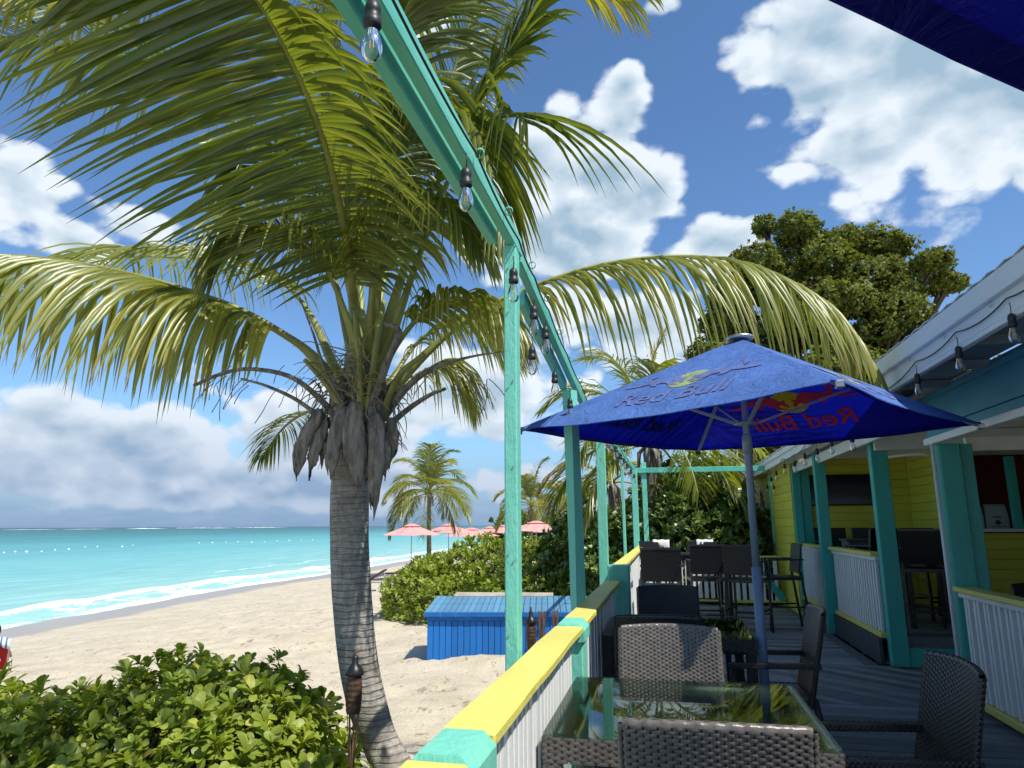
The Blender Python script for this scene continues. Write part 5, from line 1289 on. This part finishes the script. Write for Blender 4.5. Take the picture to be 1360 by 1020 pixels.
def lump_points(ells, n, rngs, shell=(.82, 1.03), bottom=-.5, amp=.13, fq=1.3):
    "points on lumpy ellipsoids, outward normals; points inside other ellipsoids dropped"
    areas = np.array([e[3] * e[4] + e[4] * e[5] + e[3] * e[5] for e in ells]); pr = areas / areas.sum()
    P = []; Nn = []
    for e, q in zip(ells, pr):
        m = int(n * q * 1.4); u = rngs.normal(size=(m, 3)); u /= np.linalg.norm(u, axis=1, keepdims=True); u = u[u[:, 2] > bottom]
        r_ = rngs.uniform(*shell, len(u)); c = np.array(e[:3]); ax = np.array(e[3:6]); p = c + u * ax * r_[:, None]
        k = np.array([mnoise.noise(tuple(x * fq)) for x in p]); k2 = np.array([mnoise.noise(tuple(x * fq * 3)) for x in p])
        p = c + (p - c) * (1 + amp * 1.6 * k + amp * .8 * k2)[:, None]
        keep = np.ones(len(p), bool)
        for e2 in ells:
            if e2 is e: continue
            keep &= (((p - np.array(e2[:3])) / np.array(e2[3:6])) ** 2).sum(1) > .72
        nn = u / ax; nn /= np.linalg.norm(nn, axis=1, keepdims=True); P.append(p[keep]); Nn.append(nn[keep])
    return np.concatenate(P), np.concatenate(Nn)
def shrub(lab, ells, n, K, L, W, mat_, seed, segs=3, acol=(.35, .4), amp=.13, fq=1.3, bottom=-.5, twigs=60, upb=.5, gz=-.85, name='shrub', cat='shrub', group=None, spread=(.15, 1.15), dense_in=.35, size_var=.35, trunk=None, yellow=.02, twigmat=None, shell=(.82, 1.03)):
    rg = np.random.default_rng(seed); cx = np.mean([e[0] for e in ells]); cy = np.mean([e[1] for e in ells])
    R = empty(name, (cx, cy, gz), label=lab, cat=cat, group=group)
    P, N_ = lump_points(ells, n, rg, amp=amp, fq=fq, bottom=bottom, shell=shell)
    if dense_in:
        P2, N2 = lump_points(ells, int(n * dense_in), rg, (.45, .85), bottom, amp, fq); P = np.concatenate([P, P2]); N_ = np.concatenate([N_, N2])
    k = P[:, 2] > gz + .05; P = P[k]; N_ = N_[k]
    N_ = N_ + np.array([0, 0, upb]) + rg.normal(size=N_.shape) * .35; N_ /= np.linalg.norm(N_, axis=1, keepdims=True)
    V, F, col = leaf_cloud(P, N_, K, L, W, spread, rg, segs, acol=acol, size_var=size_var)
    if yellow:
        mm = len(col) // (len(P) * K); yk = rg.uniform(size=len(P) * K) < yellow; col = np.where(np.repeat(yk, mm), np.repeat(rg.uniform(.92, 1, len(yk)), mm), col)
    V = V - np.array([cx, cy, gz]); o = mesh_obj('foliage', V, F, mat_, R, attr=np.clip(col, 0, 1)); o['kind'] = 'stuff'
    mb = MB(); rs = random.Random(seed)
    for i in range(twigs):
        j = rs.randrange(len(P)); p = Vector(P[j]) - R.location; q = Vector((p.x * .35 + rs.uniform(-.2, .2), p.y * .35 + rs.uniform(-.2, .2), 0))
        mid = p.lerp(q, .5) + Vector((rs.uniform(-.15, .15), rs.uniform(-.15, .15), rs.uniform(0, .3)))
        if trunk is None: mb.tube(catmull([q, mid, p], 6), [.018, .016, .014, .012, .009, .007, .004], 5)
    if trunk is None: mb.build('branch', M_branch, R)['kind'] = 'stuff'
    return R, P, N_
# foreground shrub on the left
EL = [(-3.45, 4.9, -.25, 1.15, .95, .78), (-4.5, 4.55, -.35, 1.1, 1.0, .68), (-5.3, 4.2, -.45, 1.1, 1.0, .62), (-2.75, 4.45, -.45, .65, .75, .75), (-3.3, 3.9, -.6, 1.3, .9, .62), (-4.3, 3.6, -.6, 1.3, .9, .55), (-2.6, 3.9, -.65, .6, .7, .55)]
R, P, N_ = shrub('glossy green beach shrub in the lower left corner, in front of the sand', EL, 5200, 8, .092, .040, M_scae, 31, segs=4, amp=.13, fq=2.4, twigs=300, group='broad leaved beach shrubs', dense_in=.9, yellow=.03, size_var=.5)
# dodder-like dry stems caught in it
mb = MB(); rs = random.Random(3)
for i in range(2200):
    j = rs.randrange(len(P)); p = Vector(P[j]) - R.location
    if mnoise.noise(Vector(P[j]) * 1.4) < .12: continue
    p = p * rs.uniform(.6, 1.02); d = Vector((rs.uniform(-1, 1), rs.uniform(-1, 1), rs.uniform(-.3, 1))).normalized(); pts = [p]
    for k in range(5): d = (d + Vector((rs.uniform(-.6, .6), rs.uniform(-.6, .6), rs.uniform(-.5, .4)))).normalized(); pts.append(pts[-1] + d * .045)
    mb.tube(pts, .0026, 3, cap=False)
o = mesh_obj('dry_stems', np.array([tuple(v) for v in mb.v]), np.array(mb.f), M_dry, R, attr=np.random.default_rng(1).uniform(0, 1, len(mb.v))); o['kind'] = 'stuff'
# shrub mound behind the blue box
EL = [(-6.2, 18.5, -.55, 1.3, 1.5, 1.15), (-5.2, 19.2, -.45, 1.7, 1.7, 1.5), (-4.0, 19.0, -.5, 1.7, 1.7, 1.65), (-2.8, 18.6, -.5, 1.6, 1.7, 1.65), (-6.6, 20.5, -.9, 1.3, 1.5, 1.2), (-5, 17.4, -.8, 1.6, 1.0, 1.0), (-3.4, 16.9, -.8, 1.8, 1.0, 1.15), (-1.7, 17.6, -.6, 1.2, 1.3, 1.6)]
shrub('wide green shrub mound behind the blue storage box', EL, 7500, 7, .16, .06, M_scae, 32, segs=2, amp=.12, fq=1.1, twigs=260, group='broad leaved beach shrubs', dense_in=.35)
# tall dense shrubs beyond the end of the deck
EL = [(-1.1, 15.9, .1, 1.0, .9, 1.5), (.1, 15.8, .6, 1.1, .9, 1.7), (1.2, 15.7, .5, .95, .8, 1.8), (-2.0, 17.5, .2, 1.1, 1.2, 1.7), (.6, 17.2, 1.0, 1.6, 1.2, 1.9), (-.4, 15.2, -.3, .9, .5, 1.0), (1.0, 15.1, -.4, .8, .5, 1.0)]
shrub('tall dark shrub thicket beyond the far end of the deck', EL, 5200, 7, .16, .07, M_dkshrub, 33, segs=2, amp=.16, fq=1.2, twigs=500, dense_in=.4)
# the big tree above the bar roof
_T = [(1060, 305, .75, .5), (1015, 300, .35, .35), (1120, 325, 1.1, .6), (1075, 345, 1.2, .7), (1180, 330, .9, .6), (1010, 350, .9, .55), (1160, 370, 1.2, .6), (1040, 385, 1.5, .7), (1235, 350, .8, .3), (1262, 378, .75, .28), (1110, 405, 1.3, .6), (975, 390, .8, .5),
      (960, 430, .9, .5), (1180, 410, 1.0, .5), (1050, 440, 1.6, .6), (945, 470, .8, .5), (1140, 450, 1.3, .5), (1215, 455, 1.0, .5), (1200, 390, .6, .35), (1010, 480, 1.2, .5), (1100, 490, 1.5, .6), (1190, 500, 1.3, .7), (1230, 425, .6, .2), (1290, 500, 1.2, .5)]
EL = []
for i_, (x_, y_, a_, c_) in enumerate(_T):
    p = at(x_, y_, 21.2 + 1.6 * ((i_ * 7) % 5) / 4); EL.append((p.x, p.y, p.z, a_ * .86, a_, c_ * .82))
EL += [(4.0, 21.2, 4.6, 1.8, 1.5, 1.2), (6, 21.5, 4.4, 2.0, 1.6, 1.4), (2.3, 21.4, 4.9, 1.3, 1.3, .9)]
TR, P, N_ = shrub('large dense green tree rising above the bar roof', EL, 21000, 6, .115, .07, M_treeleaf, 34, segs=2, amp=.42, fq=1.0, bottom=-1, name='tree', cat='tree', trunk=1, dense_in=.25, upb=.35, yellow=.0, acol=(.3, .6), spread=(-.2, 1.2), shell=(.72, 1.05))
mb = MB(); base = Vector((5.0, 22, -.9)) - TR.location
mb.tube(catmull([base, base + Vector((-.1, 0, 2)), base + Vector((-.2, 0, 4.2))], 12), [.34 - .01 * i for i in range(13)], 12); mb.build('trunk', M_branch, TR, smooth=True)
mb = MB(); rs = random.Random(4)
for e in EL:
    tgt = Vector(e[:3]) - TR.location; s0 = base + Vector((-.2, 0, rs.uniform(2.8, 4.2))); mid = s0.lerp(tgt, .5) + Vector((0, 0, -.2))
    Cc = catmull([s0, mid, tgt], 10); mb.tube(Cc, [.13 - .009 * i for i in range(11)], 7)
    for k in range(9):
        q = tgt + Vector((rs.uniform(-1, 1) * e[3], rs.uniform(-1, 1) * e[4], rs.uniform(-.8, 1) * e[5])) * .8; mb.tube([tgt.lerp(s0, .2), tgt.lerp(q, .5) + Vector((0, 0, .1)), q], [.05, .03, .01], 5)
mb.build('limb', M_branch, TR, smooth=True)
# far green belt beyond the beach huts side
EL = [(x_, 62 + rnd.uniform(-3, 3), -.3, 3.2, 3, 2.0 + rnd.random()) for x_ in np.arange(-12.5, 14, 3.1)]
shrub('low green hedge line far down the beach', EL, 4200, 5, .5, .3, M_dkshrub, 35, segs=2, twigs=20, gz=-1.1, dense_in=.2, name='hedge', cat='hedge', amp=.2, fq=.5)
EL = [(4.5, 34, 1.5, 5, 4, 3.5), (12, 36, 2, 6, 4, 4.5), (-1, 33, .3, 3.5, 3, 2.6), (20, 34, 2, 6, 4, 5)]
shrub('background belt of trees behind the bar', EL, 5000, 6, .35, .2, M_treeleaf, 36, segs=2, twigs=20, dense_in=.2, name='tree_belt', cat='trees', amp=.3, fq=.5)

# ------------------------------------------------------------------ blue storage box
BX = empty('storage_box', (-4.12, 12.05, -.84), radians(9.7), 'blue painted plank storage box half sunk in the sand', 'storage box')
Wd, Dp, Hh = 2.75, 1.35, .86
MB().box((.03, .03, 0), (Wd - .03, Dp, Hh - .03)).build('carcass', mat('dark_blue_inner', (.01, .07, .25), .7), BX)
n = 26; pw = Wd / n; o0 = MB().box((0, 0, 0), (pw - .007, .028, Hh - .13), .004).build('plank', M_bluebox, BX)
for k in range(1, n): o = o0.copy(); S.collection.objects.link(o); o.location = (k * pw, rnd.uniform(-.004, .004), 0)
o1 = MB().box((0, 0, 0), (.028, pw, Hh - .03), .004).build('plank', M_bluebox, BX, (-.001, .03, 0))
for k in range(1, 12): o = o1.copy(); S.collection.objects.link(o); o.location = (-.001, .03 + k * (pw + .006), 0)
MB().box((-.01, -.022, Hh - .125), (Wd, .012, Hh - .03), .005).build('front_band', M_bluebox, BX)
LD = MB().box((-.03, -.03, -.02), (Wd + .03, Dp + .05, 0), .003).build('lid', M_bluelid, BX, (0, 0, Hh)); LD.rotation_euler.x = radians(5)
o0 = MB().box((0, 0, 0), (pw - .008, Dp + .13, .022), .004).build('lid_plank', M_bluelid, LD, (-.05, -.06, .003))
for k in range(1, 27): o = o0.copy(); S.collection.objects.link(o); o.location = (-.05 + k * (pw + .001), -.06 + rnd.uniform(-.006, .006), .003)
MB().box((-.05, -.075, -.05), (Wd + .05, -.062, .028), .003).build('lid_edge', M_bluebox, LD)
for xq in (.45, 1.35, 2.0): MB().box((xq, -.04, Hh - .06), (xq + .16, -.026, Hh - .02), .004).build('hinge', M_black, BX)
o = MB().box((-.95, -.16, 0), (.95, .16, .05), .012).build('board', M_conc, wob=.02); o.location = (-3.15, 13.72, .155); o.rotation_euler = (radians(3), 0, radians(9)); meta(o, 'long weathered board lying on the back of the blue box', 'board')
def torch(x, y, z0, ztop, lab, head=True, s=1.0, g='bamboo torches in the sand'):
    R = empty('bamboo_torch', (x, y, z0), label=lab, cat='torch', group=g); H = ztop - z0
    hb = H - .40 * s
    MB().tube([(0, 0, 0), (.01, 0, hb * .5), (0, 0, hb - .16 * s)], .016 * s, 8).build('pole', M_bamboo if not head else M_bamdark, R, smooth=True)
    for k in range(7):
        a_ = k * 2 * pi / 7; MB().bar((cos(a_) * .008, sin(a_) * .008, hb - .42 * s), (cos(a_) * .038 * s, sin(a_) * .038 * s, hb + .01 + (0 if head else .2 * s)), .011 * s, .006 * s).build('splayed_strip', M_bamboo, R)
    if head:
        mb = MB(); prof = []
        for i in range(15): prof.append(((.043 + .010 * sin(pi * i / 14) + (.003 if i % 2 else 0)) * s, hb + .24 * s * i / 14))
        mb.lathe(prof, n=18); mb.build('woven_head', M_bamdark, R)
        MB().lathe([(.062 * s, hb + .238 * s), (.064 * s, hb + .25 * s), (.045 * s, hb + .285 * s), (.022 * s, hb + .31 * s), (.022 * s, hb + .345 * s), (.014 * s, hb + .36 * s)], n=18).build('oil_cap', M_black, R, smooth=True)
        MB().tube([(0, 0, hb + .35 * s), (.002, 0, hb + .40 * s)], .009 * s, 8).build('wick', M_bamboo, R)
    return R
p = at(472, 866, 4.6); torch(p.x, 4.6, -.85, p.z + .02, 'dark woven torch in front of the large palm trunk', s=1.0)
p = at(705, 806, 9.0); torch(p.x, 9.0, -.85, p.z, 'brown woven torch in front of the blue box', s=1.2)
p = at(719, 786, 9.6); torch(p.x, 9.6, -.85, p.z, 'headless splayed bamboo pole right of the brown torch', head=False, s=1.3)
p = at(737, 789, 10.4); torch(p.x, 10.4, -.85, p.z, 'headless bamboo pole nearest the twisted post', head=False, s=1.2)

# ------------------------------------------------------------------ pink parasols, loungers, buoys
def parasol(px_, py_, Y, wpx, lab, k):
    p = at(px_, py_, Y); r_ = wpx / 930 * Y * .5 * 1.04; R = empty('beach_parasol', (p.x, Y, p.z - 2.55), 0.4 * k, lab, 'parasol', 'pink beach parasols'); H = 2.55
    n = 8; mb = MB(); rings = ((1, -.52), (.66, -.33), (.33, -.15), (.08, -.02))
    for fr_, z in rings:
        for i in range(n * 2):
            a_ = 2 * pi * i / (2 * n); q = 1 if i % 2 == 0 else cos(pi / n) * .985; mb.v.append(Vector((cos(a_) * r_ * fr_ * q, sin(a_) * r_ * fr_ * q, H + z - (0 if i % 2 == 0 else .02))))
    for j in range(3):
        for i in range(2 * n): mb.f.append((j * 2 * n + i, j * 2 * n + (i + 1) % (2 * n), (j + 1) * 2 * n + (i + 1) % (2 * n), (j + 1) * 2 * n + i))
    mb.f.append(tuple(3 * 2 * n + i for i in range(2 * n)))
    cn = mb.build('canopy', M_pink, R)
    mb = MB()
    for z, q in ((H - .07, .30), (H + .06, .07)):
        for i in range(n): a_ = 2 * pi * i / n; mb.v.append(Vector((cos(a_) * r_ * q, sin(a_) * r_ * q, z)))
    for i in range(n): mb.f.append((i, (i + 1) % n, (i + 1) % n + n, i + n))
    mb.f.append(tuple(n + i for i in range(n))); mb.build('vent', M_pink, cn)
    MB().tube([(0, 0, -.3), (0, 0, H)], .028, 8).build('pole', M_steel, R)
    for i in range(n): a_ = 2 * pi * i / n; MB().bar((0, 0, H - .10), (cos(a_) * r_ * .98, sin(a_) * r_ * .98, H - .545), .02, .02).build('rib', M_steel, R)
for k, a_ in enumerate(((547, 697, 36, 82, 'nearest pink parasol, leftmost of the row'), (596, 696.5, 45, 70, 'second pink parasol, right of the palm trunk on the beach'), (626, 702, 50, 76, 'third pink parasol with lower canopy in front of the row'), (650, 700, 60, 48, 'small pale pink parasol in the middle of the row'),
                        (670, 698, 58, 46, 'pink parasol touching the left edge of the nearest turquoise post'), (712, 693, 42, 84, 'large pink parasol right of the nearest turquoise post'), (733, 697, 52, 56, 'pink parasol under the two small palms'), (754, 696, 60, 52, 'pink parasol half hidden by the twisted turquoise post'))):
    parasol(*a_, k)
def lounger(x, y, rz, lab):
    z = float(ground_z(x, y)); R = empty('sun_lounger', (x, y, z), rz, lab, 'sun lounger', 'sun loungers under the pink parasols')
    mb = MB(); pr = [(-.95, .34), (-.2, .33), (.25, .34), (.5, .52), (.95, .80)]
    for i, (xx, zz_) in enumerate(pr):
        for yq in (-.3, .3): mb.v += [Vector((xx, yq, zz_)), Vector((xx, yq, zz_ + .06))]
    for i in range(4):
        a_ = i * 4; b_ = a_ + 4; mb.f += [(a_, a_ + 2, b_ + 2, b_), (a_ + 1, b_ + 1, b_ + 3, a_ + 3), (a_, b_, b_ + 1, a_ + 1), (a_ + 2, a_ + 3, b_ + 3, b_ + 2)]
    mb.f += [(0, 1, 3, 2), (16, 18, 19, 17)]; mb.build('cushion', M_cushion, R)
    for yq in (-.33, .33):
        MB().bar((-.98, yq, .31), (.95, yq, .31), .04, .05).build('side_rail', M_wplastic, R)
        for xx in (-.8, .7): MB().bar((xx, yq, -.05), (xx + .06, yq, .3), .04, .04, up=(0, 1, 0)).build('leg', M_wplastic, R)
p = at(512, 768, 30); lounger(p.x, 27.5, .15, 'brown cushioned white lounger nearest the shrub'); p = at(540, 757, 35); lounger(p.x, 34.5, 1.2, 'brown lounger below the nearest pink parasol'); p = at(533, 755, 34); lounger(-13.3, 37, .8, 'grey lounger seen behind the brown ones')
m_buoy = M_wplastic
bu0 = None
for k, (x_, y_) in enumerate([(5, 735), (20, 734), (35, 734), (55, 733.5), (73, 731.5), (91, 730.5), (113, 727.5), (129, 727), (162, 727), (176, 725), (264, 722), (282, 721.5), (300, 721), (316, 720.5), (334, 721), (351, 720), (368, 719), (384, 718.5), (400, 718), (415, 717.5)]):
    d = pdir(x_, y_); tt = (SEA_Z - CAM_H) / d.z; q = Vector((0, 0, CAM_H)) + d * tt
    if bu0 is None: bu0 = o = MB().lathe([(.05, -.25), (.25, -.12), (.30, 0), (.25, .14), (.10, .22), (.04, .30)], n=12).build('swim_buoy', m_buoy, smooth=True)
    else: o = bu0.copy(); S.collection.objects.link(o)
    o.location = (q.x, q.y, SEA_Z + .08); sc = .42 + .1 * (k % 3); o.scale = (sc, sc, sc)
    meta(o, 'small white buoy of the floating swim line off the beach', 'buoy', 'white buoys of the swim line')

# ------------------------------------------------------------------ seated person in a red beach chair at the left edge
gz = float(ground_z(-10.75, 10.1)); PX, PY = -10.98, 10.12
CH = empty('beach_chair', (PX, PY, gz), radians(38), 'low red beach chair at the left edge of the sand', 'chair')
# local: sitter faces +y (out to sea), back towards the deck
mb = MB(); n = 8
for i in range(n + 1):
    s_ = i / n; 
    for xq in (-.27, 0, .27): mb.v.append(Vector((xq, -.02 - .26 * s_, .16 + .60 * s_ + (.0 if xq else -.01)))) 
for i in range(n):
    for c in range(2): mb.f.append((i * 3 + c, i * 3 + c + 1, (i + 1) * 3 + c + 1, (i + 1) * 3 + c))
o = mb.build('back_sling', M_rfab, CH, smooth=True); md = o.modifiers.new('s', 'SOLIDIFY'); md.thickness = .02
MB().box((-.27, -.02, .14), (.27, .42, .17), .01).build('seat_sling', M_rfab, CH)
for sg in (-1, 1):
    MB().tube([(sg * .29, .45, .02), (sg * .29, .02, .17), (sg * .29, -.29, .80)], .013, 8).build('frame_tube', M_steel, CH, smooth=True)
    MB().tube([(sg * .30, -.38, .0), (sg * .30, -.05, .30), (sg * .30, .30, .32), (sg * .30, .35, .02)], .012, 8).build('armrest', M_wplastic, CH, smooth=True)
MB().lathe([(.0, 0), (.05, 0), (.05, .006), (.0, .006)], n=14).build('round_patch', M_wplastic, CH, (.12, -.155, .36)).rotation_euler = (radians(67), 0, 0)
TW = mat('striped_towel', (.62, .70, .78), .9); t = NT(TW.node_tree); tcn = t.node('ShaderNodeTexCoord'); sp = t.node('ShaderNodeSeparateXYZ'); t.l.new(tcn.outputs['Object'], sp.inputs[0])
fr_ = t.m('FRACT', t.m('MULTIPLY', sp.outputs[0], 11)); t.l.new(t.mix(t.m('GREATER_THAN', fr_, .62), (.70, .76, .80), (.06, .16, .38)), TW.node_tree.nodes['Principled BSDF'].inputs['Base Color'])
mb = MB(); 
for i in range(13):
    for j, (yq, zq) in enumerate(((-.33, .66), (-.325, .74), (-.30, .81), (-.265, .82), (-.235, .74))): mb.v.append(Vector((-.30 + .62 * i / 12, yq + .012 * sin(i * 1.3), zq + .02 * sin(i * .9) - (.05 if j == 0 and i > 9 else 0))))
for i in range(12):
    for j in range(4): mb.f.append((i * 5 + j, (i + 1) * 5 + j, (i + 1) * 5 + j + 1, i * 5 + j + 1))
o = mb.build('towel', TW, smooth=True); o.location = (PX, PY, gz); o.rotation_euler.z = radians(38); md = o.modifiers.new('s', 'SOLIDIFY'); md.thickness = .02
meta(o, 'blue and white striped towel over the red beach chair back', 'towel')
PE = empty('person', (PX, PY, gz), radians(38), 'dark haired person sitting in the red beach chair facing the sea', 'person')
me = bpy.data.meshes.new('body')
sk = {'pelvis': ((0, .0, .27), .13), 'waist': ((0, -.05, .42), .115), 'chest': ((0, -.13, .62), .14), 'neckb': ((0, -.17, .78), .06), 'neck': ((0, -.16, .85), .05), 'head': ((0, -.14, .93), .085), 'crown': ((0, -.14, 1.02), .075)}
for sg, nm in ((-1, 'l'), (1, 'r')):
    sk |= {nm + 'sh': ((sg * .17, -.15, .74), .055), nm + 'el': ((sg * .27, -.0, .50), .040), nm + 'wr': ((sg * .28, .24, .37), .028), nm + 'ha': ((sg * .27, .33, .36), .03),
           nm + 'hip': ((sg * .09, .06, .26), .09), nm + 'kn': ((sg * .13, .44, .44), .062), nm + 'an': ((sg * .12, .72, .10), .04), nm + 'ft': ((sg * .13, .86, .08), .035)}
names = list(sk); ed = [('pelvis', 'waist'), ('waist', 'chest'), ('chest', 'neckb'), ('neckb', 'neck'), ('neck', 'head'), ('head', 'crown')]
for nm in 'lr': ed += [('neckb', nm + 'sh'), (nm + 'sh', nm + 'el'), (nm + 'el', nm + 'wr'), (nm + 'wr', nm + 'ha'), ('pelvis', nm + 'hip'), (nm + 'hip', nm + 'kn'), (nm + 'kn', nm + 'an'), (nm + 'an', nm + 'ft')]
me.from_pydata([sk[q][0] for q in names], [(names.index(a), names.index(b)) for a, b in ed], []); bo = bpy.data.objects.new('body', me); link(bo, PE); me.materials.append(M_skin)
md = bo.modifiers.new('skin', 'SKIN'); md.use_smooth_shade = True
for i, q in enumerate(names): me.skin_vertices[0].data[i].radius = (sk[q][1],) * 2; me.skin_vertices[0].data[i].use_root = (q == 'pelvis')
bo.modifiers.new('sub', 'SUBSURF').levels = 2; bo.modifiers['sub'].render_levels = 2
mb = MB().lathe([(.095, -.10), (.112, -.03), (.112, .04), (.09, .09), (.05, .125), (.01, .135)], (0, -.155, .965), 16); mb.build('hair', M_hair, PE, smooth=True)
MB().lathe([(.165, -.14), (.17, .0), (.165, .12), (.10, .17)], (0, -.12, .60), 16).build('shirt', M_rfab, PE, smooth=True)

for r_ in (CH, PE, bpy.data.objects['towel.002'] if 'towel.002' in bpy.data.objects else CH):
    r_.scale = (.78, .78, .78)
# screw heads on the nearest post and beam
for k in range(9):
    z_ = (1.05, 1.35, 1.38, 1.75, 2.1, 2.13, 2.45, 2.62, 2.66)[k]
    o = MB().tube([(-.653 + (.01 if k % 2 else -.012), 2.989, z_), (-.653 + (.01 if k % 2 else -.012), 2.986, z_)], .0045, 8).build('screw', M_steel, PG); under(PG, o)
